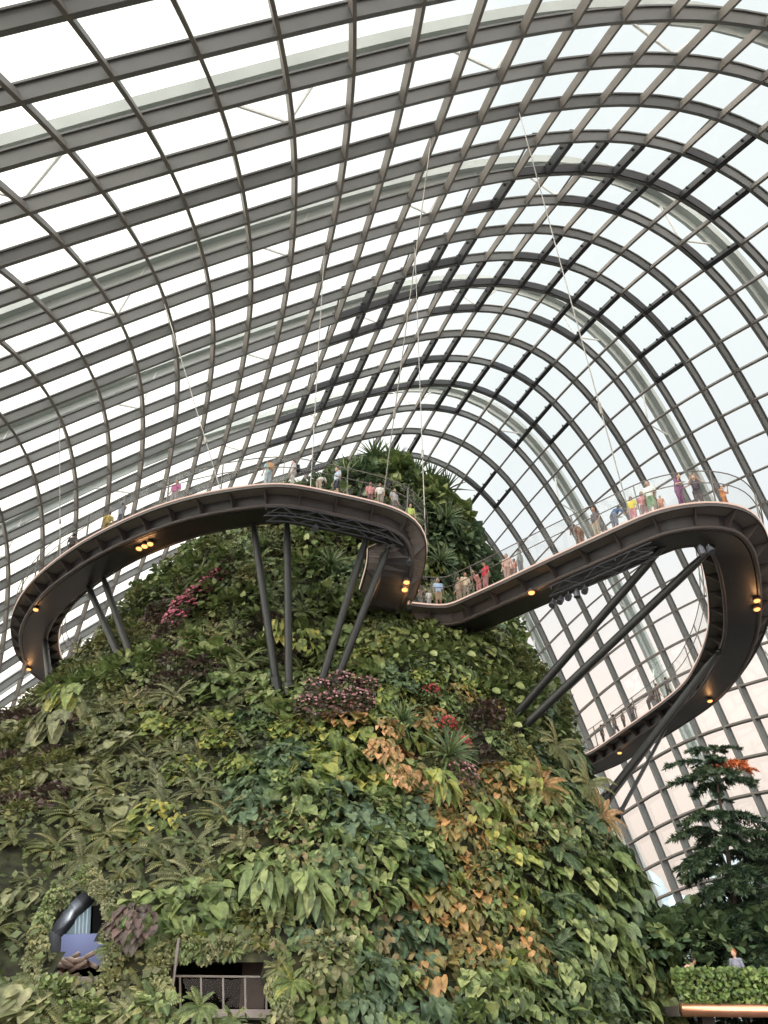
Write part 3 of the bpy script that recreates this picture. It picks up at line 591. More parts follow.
for k, (tp, bt, H, lb) in enumerate(STRUTS):
    a = at(tp[0], tp[1], H - 0.75)
    hp = hit(bt[0], bt[1])
    if hp is None: hp = at_y(bt[0], bt[1], 44)
    d = direction(bt[0], bt[1]).normalized(); b = hp - d * 0.1
    r = 0.12 if 'thin' in lb else (0.205 if 'very long' in lb or 'thick' in lb else 0.20)
    root = tag(empty('support_strut', b), lb, 'strut', 'struts that prop the walkway')
    mb = MB(); mb.tube([a - b, (a - b) * 0.97, (a - b) * 0.9, (a - b) * 0.08, Vector((0, 0, 0))], [r * 0.55, r * 0.7, r, r, r * 0.8], 12); mb.build('pole', M_STRUT, root, True)
    mb = MB(); mb.ball(a - b, r * 0.9, 10, 6); mb.build('top_joint', M_STRUT, root, True)
    mb = MB(); ax = (a - b).normalized(); mb.tube([ax * -0.5, ax * 0.5], r * 1.35, 10); mb.build('foot_sleeve', M_STRUT, root)

# ------------------------------------------------------------------ hanging cables
def roof_hit(px, py, zmin=20):
    best = None
    for i in I_RANGE:
        for j in J_RANGE:
            p = node(i, j); x, y, d = pix(p)
            if d < 5 or p.z < zmin: continue
            e_ = (x - px) ** 2 + (y - py) ** 2
            if best is None or e_ < best[0]: best = (e_, p)
    return best[1]
for (tp, bt, lb) in [((517, 98), (628, 519), 'thin steel cable from the high roof to the bridge, beside the child in yellow'),
                     ((434, 125), (383, 502), 'thin steel cable from the roof to the front rim of the left loop'),
                     ((416, 250), (431, 538), 'thin steel cable from the roof to the rounded corner of the walkway'),
                     ((163, 297), (221, 490), 'thin steel cable from the left roof to the front of the left loop'),
                     ((327, 243), (307, 487), 'thin steel cable from the roof to the left loop by the visitor in grey'),
                     ((50, 430), (60, 555), 'short thin cable from the left roof to the left loop')]:
    k = deck_spot(bt[0], bt[1], 0.0); b = off(k, 0.0, 0.0); a = roof_hit(*tp)
    root = tag(empty('suspension_cable', b), lb, 'cable', 'steel cables that hang the walkway from the roof')
    mb = MB(); mb.tube([a - b, Vector((0, 0, 0))], 0.030, 6); mb.build('wire', M_CABLE, root)
    mb = MB(); v = a - b; mb.tube([v * 0.22, v * 0.222, v * 0.245, v * 0.247], [0.03, 0.08, 0.08, 0.03], 8); mb.build('turnbuckle', M_CABLE, root)

# ------------------------------------------------------------------ lighting trusses and lamps under the deck
def truss(name, ks, u, z, label, lamps):
    root = tag(empty(name, off(ks[len(ks) // 2], u, z)), label, 'truss'); o0 = root.location.copy()
    mb = MB(); h = 0.55
    ch = [[off(k, u + du, z + dz) - o0 for k in ks] for du, dz in ((-h / 2, 0), (h / 2, 0), (-h / 2, -h), (h / 2, -h))]
    for c in ch: mb.tube(c, 0.035, 5)
    mb.build('chord', M_TRUSS, root)
    mb = MB()
    for q in range(0, len(ks) - 1):
        for a, b in ((0, 2), (1, 3), (0, 1), (2, 3)):
            p, r = (ch[a][q], ch[b][q + 1]) if q % 2 else (ch[b][q], ch[a][q + 1])
            mb.tube([p, r], 0.022, 4, False)
    mb.build('lattice', M_TRUSS, root)
    mb = MB()
    for k in ks[::4]:
        p = off(k, u, z) - o0; mb.tube([p + Vector((0, 0, 0.0)), p + Vector((0, 0, 0.95 + abs(min(0, z + 0.95))))], 0.02, 4)
    mb.build('hanger', M_TRUSS, root)
    for q, k in enumerate(lamps):
        p = off(k, u, z - h) - o0
        mb = MB(); dr = Vector((rnd.uniform(-.5, .5), rnd.uniform(-.6, .1), -0.7)).normalized()
        mb.tube([p, p + Vector((0, 0, -0.15))], 0.03, 5); c = p + Vector((0, 0, -0.28))
        mb.tube([c - dr * 0.22, c - dr * 0.1, c + dr * 0.22], [0.08, 0.15, 0.17], 10); mb.build('stage_light', M_TRUSS, root)
kA, kB = deck_spot(268, 505, 0.5, 0, NA), deck_spot(420, 530, 0.5, 0, NA)
truss('lighting_truss', list(range(kA, kB - 1, 2)), 0.75, -1.15, 'long black lattice truss hung under the front of the left loop', [kA + 6, kA + 18, kA + 24])
kA, kB = deck_spot(548, 575, 0.5, NA), deck_spot(668, 525, 0.5, NA)
truss('lighting_truss', list(range(kA, kB, 2)), 0.9, -1.15, 'black lattice truss with stage lights hung under the bridge on the right', [kA, kA + 1, kA + 2, kA + 3, kA + 4, kA + 17, kA + 18])

LAMPS = [((137, 546), 'left of the three under the left loop'), ((145, 542), 'middle one of the three under the left loop'), ((153, 539), 'right of the three under the left loop'),
         ((36, 609), 'under the far left bend of the walkway'), ((62, 661), 'at the far end of the left hairpin, inner side'), ((31, 666), 'at the far end of the left hairpin, outer side'),
         ((403, 582), 'upper one of the two under the descending walkway'), ((403, 590), 'lower one of the two under the descending walkway'),
         ((532, 592), 'alone under the middle of the bridge'), ((753, 600), 'upper one of the two under the right bend'), ((753, 606), 'lower one of the two under the right bend'),
         ((711, 699), 'under the lower edge of the right loop'), ((609, 735), 'beside the mountain at the far end of the right loop')]
for (px_, py_), lb in LAMPS:
    best = None
    for k in range(len(PATH)):
        for u in (0.5, 1.0, 1.5, 2.0, 2.6):
            p = off(k, u, -0.98); x, y, _ = pix(p); d = (x - px_) ** 2 + (y - py_) ** 2
            if best is None or d < best[0]: best = (d, p)
    p = best[1]
    root = tag(empty('downlight', p), 'small round lamp glowing orange, ' + lb, 'lamp', 'orange lamps under the walkway')
    mb = MB(); mb.tube([(0, 0, 0.12), (0, 0, -0.03), (0, -0.04, -0.16)], [0.10, 0.19, 0.21], 12); mb.build('housing', M_DARK2, root)
    mb = MB(); mb.tube([(0, -0.04, -0.15), (0, -0.045, -0.20)], [0.17, 0.15], 12); mb.build('lens', M_LAMP, root)
    ld = bpy.data.lights.new('lamp_glow', 'POINT'); ld.energy = 25; ld.color = (1, .5, .2); ld.shadow_soft_size = 0.1
    lo = bpy.data.objects.new('lamp_glow', ld); COL.objects.link(lo); lo.parent = root; lo.location = (0, -0.05, -0.4)
# ------------------------------------------------------------------ leaves and plants
class LB(MB):
    """mesh of leaves with per-vertex tint and vein values"""
    def __init__(s): super().__init__(); s.t = []; s.ve = []
    def leaf_add(s, vs, fs, tint, veins):
        s.add(vs, fs); s.t += [tint] * len(vs); s.ve += veins
    def lmesh(s, name, mat):
        me = s.mesh(name, mat, True)
        s.t += [0.3] * (len(s.v) - len(s.t)); s.ve += [0.0] * (len(s.v) - len(s.ve))
        a = me.attributes.new('tint', 'FLOAT', 'POINT'); a.data.foreach_set('value', s.t)
        b = me.attributes.new('vein', 'FLOAT', 'POINT'); b.data.foreach_set('value', s.ve)
        return me

HEART = [(.20, -.13), (.44, -.02), (.50, .26), (.36, .60), (.16, .84)]
OVAL = [(.12, .06), (.34, .22), (.42, .48), (.32, .76), (.14, .93)]
def leaf(lb, p, d, n, L, width=1.0, shape=HEART, fold=0.22, droop=0.25, tint=0.5, wave=0.0):
    """p base, d direction to the tip, n the face normal"""
    d = d.normalized(); x = d.cross(n)
    if x.length < 1e-4: x = d.cross(Vector((1, 0.3, 0)))
    x.normalize(); n = x.cross(d).normalized()
    def P(a, b):
        w = abs(a) * width; z = w * fold - droop * b * b + (wave * math.sin(9 * b) * w)
        return p + (x * (a * width) + d * b + n * z) * L
    ms = [P(0, 0), P(0, .3), P(0, .66), P(0, 1.0)]
    r = [P(a, b) for a, b in shape]; l = [P(-a, b) for a, b in shape]
    vs = ms + r + l; fs = []
    for o, fl in ((4, False), (9, True)):
        for f in [(0, o, o + 1), (0, o + 1, o + 2, 1), (1, o + 2, o + 3, 2), (2, o + 3, o + 4), (2, o + 4, 3)]:
            fs.append(f[::-1] if fl else f)
    lb.leaf_add(vs, fs, tint, [1.0] * 4 + [0.0] * 10)

def rv(r, a): return Vector((r.uniform(-a, a), r.uniform(-a, a), r.uniform(-a, a)))

# plant space: Z out of the rock, Y up the rock, X to the side
def mk_climber(seed, n, R_, L, width, shape, hang=0.9, depth=0.55, wave=0.0):
    r = random.Random(seed); lb = LB()
    for k in range(n):
        a = r.uniform(0, 2 * math.pi); q = math.sqrt(r.random()) * R_
        p = Vector((math.cos(a) * q, math.sin(a) * q, depth * (1 - (q / R_) ** 2) * r.uniform(0.4, 1.15) + 0.1))
        d = Vector((math.cos(a) * 0.35, -hang + 0.3 * math.sin(a), 0.10)) + rv(r, 0.42)
        nn = Vector((0.25 * math.cos(a), 0.45, 0.85)) + rv(r, 0.30)
        s = L * r.uniform(0.62, 1.2)
        leaf(lb, p, d, nn, s, width * r.uniform(0.62, 1.05), shape, 0.22, r.uniform(0.1, 0.35), r.random(), wave)
        if k % 3 == 0: lb.tube([p, p + Vector((-d.x * .3, .25, -.3)) * 1.0, Vector((p.x * .6, p.y * .6, -.1))], 0.012, 3, False)
        lb.t += [0.35] * (len(lb.v) - len(lb.t)); lb.ve += [0.0] * (len(lb.v) - len(lb.ve))
    return lb
def mk_fern(seed, n, L, w, up=0.35, N_=15):
    r = random.Random(seed); lb = LB()
    for k in range(n):
        a = r.uniform(0, 2 * math.pi) if k > 2 else (k * 2.1)
        hd = Vector((math.cos(a), math.sin(a) * 0.9 - 0.25, 0)); Lk = L * r.uniform(.7, 1.1); tint = r.random()
        pts = []; p = Vector((r.uniform(-.15, .15), r.uniform(-.15, .15), 0.05)); v = (hd * 0.75 + Vector((0, up * .4, 0.75))).normalized()
        for q in range(N_ + 1):
            pts.append(p.copy()); p = p + v * (Lk / N_); v = (v + (Vector((0, -0.055, -0.075)) + hd * 0.02) * (15 / N_)).normalized()
        for q in range(1, N_):
            t = (pts[q + 1] - pts[q - 1]).normalized(); s = t.cross(Vector((0, 0.3, 1))).normalized(); u = s.cross(t)
            ww = w * math.sin(math.pi * (0.10 + 0.88 * q / N_)) ** 0.8 * Lk; hw = Lk / N_ * 0.42
            for sg in (-1, 1):
                e_ = pts[q] + s * sg * ww + t * ww * 0.35 - u * ww * 0.25; mid = (pts[q] + e_) / 2 + u * ww * .05
                vs = [pts[q] - t * hw * .6, pts[q] + t * hw * .6, mid + t * hw, e_, mid - t * hw]
                lb.leaf_add(vs, [(0, 1, 2, 4), (4, 2, 3)] if sg > 0 else [(4, 2, 1, 0), (3, 2, 4)], min(1, max(0, tint + r.uniform(-.1, .1))), [0.6, 0.6, 0, 0, 0])
        lb.tube(pts[::3], [0.018] * len(pts[::3]), 3, False); lb.t += [0.2] * (len(lb.v) - len(lb.t)); lb.ve += [0.0] * (len(lb.v) - len(lb.ve))
    return lb
def mk_rosette(seed, n, L, w, up=0.7):
    r = random.Random(seed); lb = LB()
    for k in range(n):
        a = 2.39996 * k; el = 0.15 + 1.25 * (k / n)
        v = Vector((math.cos(a) * math.cos(el), math.sin(a) * math.cos(el) + up * 0.35, math.sin(el) * 0.9 + 0.1)).normalized()
        Lk = L * r.uniform(.75, 1.1) * (0.75 + 0.35 * math.cos(el)); p = Vector((0, 0, 0.1)); s = v.cross(Vector((0, .2, 1))).normalized()
        prev = None; vs = []; tint = r.random()
        for q in range(6):
            ww = w * [0.6, 1, 1, .85, .55, .04][q]; vs += [p - s * ww / 2, p + s * ww / 2]
            p = p + v * (Lk / 5); v = (v + Vector((0, -0.10, -0.12))).normalized()
        lb.leaf_add(vs, [(2 * q, 2 * q + 1, 2 * q + 3, 2 * q + 2) for q in range(5)], tint, [0.15] * 12)
    return lb
def mk_shrub(seed, n, R_, L, width=0.9, depth=0.8, shape=OVAL):
    r = random.Random(seed); lb = LB()
    for k in range(n):
        v = Vector((r.gauss(0, 1), r.gauss(0, 1), abs(r.gauss(0, 1)))).normalized(); q = r.uniform(.55, 1.0)
        p = Vector((v.x * R_ * q, v.y * R_ * q, v.z * depth * q + 0.05))
        leaf(lb, p, v + rv(r, 0.7) + Vector((0, -.25, 0)), v + Vector((0, .5, .5)) + rv(r, .5), L * r.uniform(.6, 1.2), width, shape, 0.2, 0.2, r.random())
    return lb

L_GREEN = leaf_mat('leaf_mid_green', (0.055, 0.090, 0.030), (0.145, 0.205, 0.065), (0.33, 0.37, 0.15))
L_DEEP = leaf_mat('leaf_deep_green', (0.030, 0.060, 0.028), (0.085, 0.140, 0.062), (0.20, 0.26, 0.12))
L_BLUE = leaf_mat('leaf_blue_green', (0.048, 0.085, 0.048), (0.105, 0.165, 0.090), (0.19, 0.26, 0.14))
L_LIME = leaf_mat('leaf_yellow_green', (0.085, 0.130, 0.035), (0.190, 0.250, 0.065), (0.42, 0.38, 0.09))
L_OLIVE = leaf_mat('leaf_olive', (0.070, 0.085, 0.028), (0.175, 0.195, 0.070), (0.32, 0.30, 0.13))
L_RUST = leaf_mat('leaf_rust_and_yellow', (0.090, 0.120, 0.040), (0.230, 0.200, 0.065), (0.52, 0.27, 0.11))
L_ORANGE = leaf_mat('leaf_orange', (0.130, 0.150, 0.050), (0.380, 0.240, 0.095), (0.64, 0.34, 0.17))
L_BROWN = leaf_mat('leaf_purple_brown', (0.035, 0.032, 0.024), (0.085, 0.060, 0.050), (0.15, 0.095, 0.085))
L_PINK = leaf_mat('petal_pink', (0.36, 0.075, 0.130), (0.55, 0.15, 0.23), (0.72, 0.33, 0.38))
L_PALEPINK = leaf_mat('petal_pale_pink', (0.26, 0.11, 0.12), (0.42, 0.20, 0.21), (0.62, 0.38, 0.36))
L_RED = leaf_mat('petal_red', (0.28, 0.030, 0.035), (0.42, 0.055, 0.060), (0.55, 0.10, 0.10))
L_PALM = leaf_mat('leaf_strap', (0.055, 0.100, 0.035), (0.130, 0.190, 0.075), (0.25, 0.30, 0.14))
L_GREY = leaf_mat('leaf_grey_green', (0.085, 0.100, 0.045), (0.175, 0.192, 0.088), (0.32, 0.32, 0.17))

ME = {}
def reg(key, builders, mat):
    ME[key] = [b.lmesh(key, mat) for b in builders]
reg('heart', [mk_climber(s, 54, 1.2, 0.56, 1.0, HEART) for s in (1, 2, 3)], L_GREEN)
reg('heart_small', [mk_climber(s, 84, 1.1, 0.38, 1.0, HEART, 0.8) for s in (4, 5, 6)], L_GREEN)
reg('strap_leaf', [mk_climber(s, 26, 0.85, 0.88, 0.58, HEART, 1.1, 0.6, 0.12) for s in (7, 8)], L_GREEN)
reg('fern', [mk_fern(s, 26, 1.2, 0.15) for s in (9, 10, 11)], L_GREEN)
reg('tree_fern', [mk_fern(s, 15, 2.9, 0.15, 0.7, 34) for s in (12, 13)], L_OLIVE)
reg('rosette', [mk_rosette(s, 46, 1.7, 0.12) for s in (14, 15)], L_PALM)
reg('shrub', [mk_shrub(s, 150, 0.95, 0.27) for s in (16, 17, 18)], L_DEEP)
reg('bush', [mk_shrub(s, 95, 1.05, 0.42) for s in (19, 20)], L_DEEP)
reg('broad', [mk_shrub(s, 40, 1.0, 0.72, 0.95, 0.7, HEART) for s in (21, 22)], L_GREEN)
def mk_flowers(seed, n, R_, s_):
    r = random.Random(seed); lb = LB()
    for k in range(n):
        a = r.uniform(0, 6.28); q = math.sqrt(r.random()) * R_
        c = Vector((math.cos(a) * q, math.sin(a) * q * .75, 0.75 * (1 - (q / R_) ** 2) + 0.25)); t = r.random()
        for m in range(5):
            b = 1.257 * m + r.random() * .3; d = Vector((math.cos(b), math.sin(b), 0.25))
            leaf(lb, c, d, Vector((0, 0.2, 1)), s_ * r.uniform(.8, 1.2), 1.0, OVAL, 0.1, 0.2, t)
    return lb
FLOWER = {'pink': [mk_flowers(31, 46, 0.95, 0.13).lmesh('flower_heads', L_PINK)], 'pale': [mk_flowers(32, 26, 1.1, 0.085).lmesh('flower_heads', L_PALEPINK)],
          'red': [mk_flowers(33, 30, 0.8, 0.12).lmesh('flower_heads', L_RED)]}
TONE = {'green': L_GREEN, 'deep': L_DEEP, 'blue': L_BLUE, 'lime': L_LIME, 'olive': L_OLIVE, 'rust': L_RUST, 'orange': L_ORANGE, 'brown': L_BROWN, 'palm': L_PALM, 'grey': L_GREY}
TONE_WORD = {'green': 'mid green', 'deep': 'dark green', 'blue': 'bluish green', 'lime': 'yellow-green', 'olive': 'olive green', 'rust': 'green and rusty yellow',
             'orange': 'orange and yellow', 'brown': 'purple-brown', 'palm': 'green striped', 'grey': 'greyish green'}
KIND = {'heart': ('heart_leaf_climber', 'large heart-leaved climber', 'climbing plant'),
        'heart_small': ('small_leaf_climber', 'small heart-leaved climber', 'climbing plant'),
        'strap_leaf': ('long_leaf_climber', 'long-leaved hanging plant', 'climbing plant'),
        'fern': ('fern', 'feathery fern', 'fern'), 'tree_fern': ('tree_fern', 'tree fern', 'fern'),
        'rosette': ('spiky_rosette_plant', 'spiky rosette plant', 'spiky plant'),
        'shrub': ('leafy_shrub', 'dense small-leaved shrub', 'shrub'), 'bush': ('leafy_bush', 'bush with pointed leaves', 'shrub'),
        'broad': ('broad_leaf_plant', 'broad-leaved plant', 'leafy plant'),
        'begonia': ('flowering_begonia', 'low flowering plant', 'flowering plant')}
def zone(x, y):
    if y < 500: rw = 'on the summit above the walkway'
    elif y < 610: rw = 'level with the walkway'
    elif y < 700: rw = 'just below the walkway'
    elif y < 790: rw = 'halfway up the slope'
    elif y < 880: rw = 'on the lower slope'
    else: rw = 'near the foot'
    if x < 0: c = 'round the far left side'
    elif x < 115: c = 'at the left edge'
    elif x < 215: c = 'left of the two middle struts'
    elif x < 320: c = 'under the middle struts'
    elif x < 420: c = 'in the centre'
    elif x < 520: c = 'right of centre'
    else: c = 'on the right flank'
    return rw, c
PLANT_N = {}
def plant(kind, tone, p, n, scale=1.0, spin=None, label=None, flower=None):
    base = 'shrub' if kind == 'begonia' else kind
    ms = ME[base]; me = ms[rnd.randrange(len(ms))]
    nm, txt, cat = KIND[kind]
    n = n.normalized(); up = Vector((0, 0, 1)); y = (up - n * up.dot(n))
    if y.length < 0.1: y = Vector((0, 1, 0)) - n * n.y
    y.normalize(); x = y.cross(n); M = Matrix((x, y, n)).transposed()
    M = M @ Matrix.Rotation(spin if spin is not None else rnd.uniform(-.35, .35), 3, 'Z')
    o = bpy.data.objects.new(nm, me); COL.objects.link(o)
    o.location = p; o.rotation_euler = M.to_euler(); o.scale = (scale, scale, scale)
    if kind == 'begonia': tone = 'brown' if flower != 'red' else 'deep'
    o.material_slots[0].link = 'OBJECT'; o.material_slots[0].material = TONE[tone]
    x_, y_, _ = pix(p); rw, c = zone(x_, y_)
    if flower:
        f = bpy.data.objects.new('flower_heads', FLOWER[flower][0]); COL.objects.link(f); f.parent = o
        f['label'] = {'pink': 'bright pink flowers', 'pale': 'small pale pink flowers', 'red': 'red flowers'}[flower]
        txt = {'pink': 'bright pink flowering plant', 'pale': 'dark plant with pale pink flowers', 'red': 'plant with deep red flowers'}[flower]
        lb = '%s, %s, %s' % (txt, rw, c)
    else: lb = '%s %s, %s, %s' % (TONE_WORD[tone], txt, rw, c)
    if label: tag(o, label, cat)
    else: tag(o, lb, cat, lb)
    PLANT_N[nm] = PLANT_N.get(nm, 0) + 1
    return o

def choose(x, y, r):
    """which plants grow where, as the photograph shows"""
    q = r.random()
    def pick(*opts):
        t = 0
        for w_, k_, c_ in opts:
            t += w_
            if q < t: return k_, c_
        return opts[-1][1:]
    if y < 520: return pick((.25, 'rosette', 'palm'), (.3, 'broad', 'green'), (.25, 'bush', 'deep'), (.2, 'fern', 'green'))
    if x > 430 and y < 600: return pick((.45, 'bush', 'deep'), (.35, 'broad', 'blue'), (.2, 'heart_small', 'green'))
    if x < 160 and y < 700: return pick((.35, 'shrub', 'olive'), (.2, 'bush', 'green'), (.2, 'fern', 'olive'), (.25, 'shrub', 'green'))
    if y < 610 and x < 340: return pick((.35, 'bush', 'green'), (.2, 'shrub', 'olive'), (.2, 'fern', 'green'), (.25, 'heart_small', 'green'))
    if x < 60 and y < 830: return pick((.4, 'shrub', 'brown'), (.3, 'heart', 'grey'), (.3, 'shrub', 'olive'))
    if x < 140: return pick((.45, 'fern', 'olive'), (.35, 'heart', 'grey'), (.2, 'fern', 'grey'))
    if x < 250 and 690 < y < 900: return pick((.65, 'fern', 'grey'), (.2, 'fern', 'olive'), (.15, 'heart_small', 'lime'))
    if y > 870 and x < 300: return pick((.4, 'heart', 'green'), (.25, 'shrub', 'olive'), (.2, 'fern', 'green'), (.15, 'strap_leaf', 'lime'))
    if 300 < x < 440 and 720 < y < 800: return pick((.4, 'heart', 'lime'), (.25, 'heart', 'orange'), (.35, 'heart', 'green'))
    if 430 < x < 540 and 780 < y < 990: return pick((.42, 'heart_small', 'rust'), (.2, 'heart', 'rust'), (.2, 'heart', 'lime'), (.18, 'heart_small', 'green'))
    if 220 < x < 440 and y > 740: return pick((.5, 'heart', 'green'), (.25, 'heart', 'blue'), (.15, 'heart_small', 'green'), (.1, 'heart', 'deep'))
    if x > 540 and y > 760: return pick((.25, 'heart', 'green'), (.3, 'heart', 'deep'), (.2, 'strap_leaf', 'green'), (.25, 'fern', 'deep'))
    if x > 480 and y > 880: return pick((.4, 'heart', 'green'), (.3, 'strap_leaf', 'lime'), (.3, 'heart', 'blue'))
    if x > 500: return pick((.3, 'heart_small', 'deep'), (.25, 'fern', 'green'), (.2, 'shrub', 'olive'), (.25, 'bush', 'green'))
    if 610 < y < 720 and x < 340: return pick((.3, 'broad', 'green'), (.25, 'heart', 'green'), (.2, 'shrub', 'brown'), (.25, 'fern', 'green'))
    if 420 < x < 520 and 700 < y < 790: return pick((.35, 'shrub', 'olive'), (.25, 'heart_small', 'rust'), (.2, 'shrub', 'brown'), (.2, 'heart_small', 'green'))
    return pick((.35, 'heart', 'green'), (.25, 'heart_small', 'lime'), (.2, 'heart_small', 'deep'), (.2, 'bush', 'green'))

def near_hole(x, y): return (15 < x < 135 and 865 < y < 1000) or (140 < x < 295 and 925 < y < 1040)
pr = random.Random(21)
placed = []
def in_hole(x, y, grow=0):
    return inside(x, y, [(62, 890), (112, 882), (112, 985), (45, 985)]) or (158 < x < 276 and 955 < y < 1020)
tries = 0
while len(placed) < 1300 and tries < 30000:
    tries += 1
    H = -1.4 + 37.0 * pr.random() ** 1.15; phi = pr.uniform(-1.75, 1.75)
    p, n = mt_frame(H, phi)
    x, y, d = pix(p); n = n.lerp(n + rv(pr, .25), 1).normalized()
    if y > 1075 or in_hole(x, y): continue
    if x < -120: 
        if pr.random() < .6: continue
    sp = (0.66 + 0.014 * d) * (0.6 if near_hole(x, y) else 1)
    if any((p - q).length_squared < sp * sp for q, _ in placed): continue
    placed.append((p, n))
    k_, c_ = choose(x, y, pr)
    sc = {'rosette': .9, 'broad': 1.0}.get(k_, 1.0) * pr.uniform(.8, 1.2) * (0.62 + d * 0.0095)
    if near_hole(x, y): sc *= 0.45; k_ = 'fern' if k_ != 'shrub' else k_
    plant(k_, c_, p, n + Vector((0, 0, 0.1)), sc)
print('plants', len(placed), tries, PLANT_N)
# summit fringe
for k in range(46):
    a = pr.uniform(0, 6.28); q = math.sqrt(pr.random())
    xl, xr, yf, yc = mt_row(HTOP); p = Vector(((xl + xr) / 2 + math.cos(a) * q * 4.5, 52.5 + math.sin(a) * q * 4, HTOP + CAM_H - 0.3 - q * 0.8))
    plant(pr.choice(['rosette', 'bush', 'fern', 'broad']), 'green' if k % 2 else 'palm', p, Vector((math.cos(a) * .5, math.sin(a) * .3 - .2, 1)), pr.uniform(.9, 1.3))

# small plants that fringe the archway and the cave
for poly, n_ in (([(90, 878), (108, 896), (116, 930), (110, 985)], 14), ([(90, 878), (64, 898), (44, 926), (37, 985)], 15), ([(166, 949), (276, 947)], 18), ([(278, 950), (282, 1020)], 8), ([(163, 955), (158, 1020)], 8)):
    for q in range(n_):
        t = q / (n_ - 1) * (len(poly) - 1); a = int(min(t, len(poly) - 2)); t -= a
        x = poly[a][0] + (poly[a + 1][0] - poly[a][0]) * t + pr.uniform(-3, 3); y = poly[a][1] + (poly[a + 1][1] - poly[a][1]) * t + pr.uniform(-3, 3)
        p = hit(x, y)
        plant(pr.choice(['fern', 'shrub', 'heart_small']), pr.choice(['olive', 'green', 'grey']), p + Vector((0, -.25, 0)), Vector((pr.uniform(-.3, .3), -1, .2)), pr.uniform(.22, .34))
for q in range(26):
    x = pr.uniform(-10, 160); y = pr.uniform(1000, 1034); p = hit(x, y)
    plant(pr.choice(['fern', 'fern', 'shrub', 'heart_small']), pr.choice(['olive', 'green', 'grey']), p + Vector((0, -.3, 0)), Vector((pr.uniform(-.3, .3), -1, .5)), pr.uniform(.5, .75))

# the plants that stand out
def show(px_, py_, kind, tone, scale, label, flower=None, out_=0.5, spin=0.0):
    p = hit(px_, py_)
    if p is None: return
    n = Vector((p.x * 0.02 + 0.0, -1, 0.35)); xl, xr, yf, yc = mt_row(p.z - CAM_H)
    n = Vector(((p.x - (xl + xr) / 2) / ((xr - xl) / 2) * 0.8, -0.9, 0.45)).normalized()
    plant(kind, tone, p + n * out_, n, scale, spin, label, flower)
for x, y, s in [(205, 610, .9), (192, 622, .95), (215, 600, .8), (225, 590, .7), (183, 634, .8)]: show(x, y, 'begonia', 'brown', s, None, 'pink', 0.9)
for x, y, s in [(316, 706, .8), (340, 700, .85), (330, 720, .8), (352, 716, .8), (305, 722, .7), (362, 702, .7)]: show(x, y, 'begonia', 'brown', s, None, 'pale', 0.8)
for x, y, s in [(436, 742, .75), (450, 762, .7), (424, 706, .6)]: show(x, y, 'begonia', 'brown', s, None, 'red', 0.8)
show(450, 792, 'begonia', 'brown', .7, 'low plant with tiny pale flowers beneath the spiky rosette right of centre', 'pale', 0.9)
show(438, 774, 'rosette', 'palm', .85, 'large spiky rosette plant right of centre, above the rusty climbers', None, 1.0)
show(394, 738, 'rosette', 'palm', .65, 'smaller spiky rosette plant in the centre, beside the orange leaves', None, 1.0)
show(268, 560, 'rosette', 'palm', 1.0, 'yellowish spiky plant behind the two middle struts', None, 0.7)
show(330, 575, 'rosette', 'palm', .8, 'spiky plant left of the slanting struts under the walkway', None, 0.7)
show(432, 575, 'rosette', 'palm', .9, 'spiky plant directly behind the walkway corner', None, 1.0)
show(440, 530, 'rosette', 'palm', 1.0, 'spiky plant above the walkway corner', None, 0.8)
show(425, 800, 'strap_leaf', 'lime', .8, 'bright plant with one long pale green leaf right of centre', None, 1.0)
for x, y, s, t, l in [(545, 760, .62, 'olive', 'large olive tree fern under the lower ends of the long right struts'),
                      (575, 800, .66, 'olive', 'tree fern with long drooping fronds on the right flank'),
                      (530, 800, .50, 'rust', 'tree fern with yellowing fronds pointing left, right of centre'),
                      (588, 830, .50, 'orange', 'fern with rusty orange drooping frond on the right flank')]: show(x, y, 'tree_fern', t, s, l, None, 0.9)
for x, y, s, l in [(378, 765, .75, 'climber with pale orange leaves in the centre, upper clump'), (395, 790, .6, 'climber with pale orange leaves in the centre, lower clump'),
                   (385, 740, .6, 'climber with pale orange leaves in the centre, topmost clump')]: show(x, y, 'heart', 'orange', s * .8, l, None, .75)
for x, y, s, t, l in [(75, 712, 1.1, 'lime', 'long-leaved pale green plant below the left hairpin of the walkway'), (60, 740, 1.0, 'grey', 'hanging long-leaved plant on the left edge, below its paler neighbour'),
                   (265, 900, .8, 'green', 'plant with long hanging leaves above the dark cave, left one'), (300, 905, .8, 'green', 'plant with long hanging leaves above the dark cave, right one'),
                   (280, 640, .8, 'lime', 'yellowish leaves between the feet of the middle struts')]: show(x, y, 'strap_leaf', t, s, l, None, 0.8)
show(305, 655, 'heart', 'lime', .8, 'yellow-green large-leaved climber behind the foot of the slanting strut', None, .9)
show(134, 942, 'heart', 'brown', .5, 'dark reddish large-leaved plant hanging right of the archway', None, .8)
show(318, 985, 'shrub', 'grey', .8, 'pale grey-green shrub at the foot, right of the cave', None, 1.2)
show(283, 1008, 'fern', 'lime', .5, 'yellow-green fern at the foot, beside the pale shrub right of the cave', None, 1.2)
show(198, 1030, 'fern', 'green', .5, 'green fern in front of the cave railing', None, 1.0)
for x, y in [(375, 452), (392, 458), (352, 470), (430, 476), (446, 484), (415, 470)]:
    p = at_y(x, y + 8, 46.5)
    plant('rosette', 'palm', p, Vector((0, -.15, 1)), 1.15, None, None)

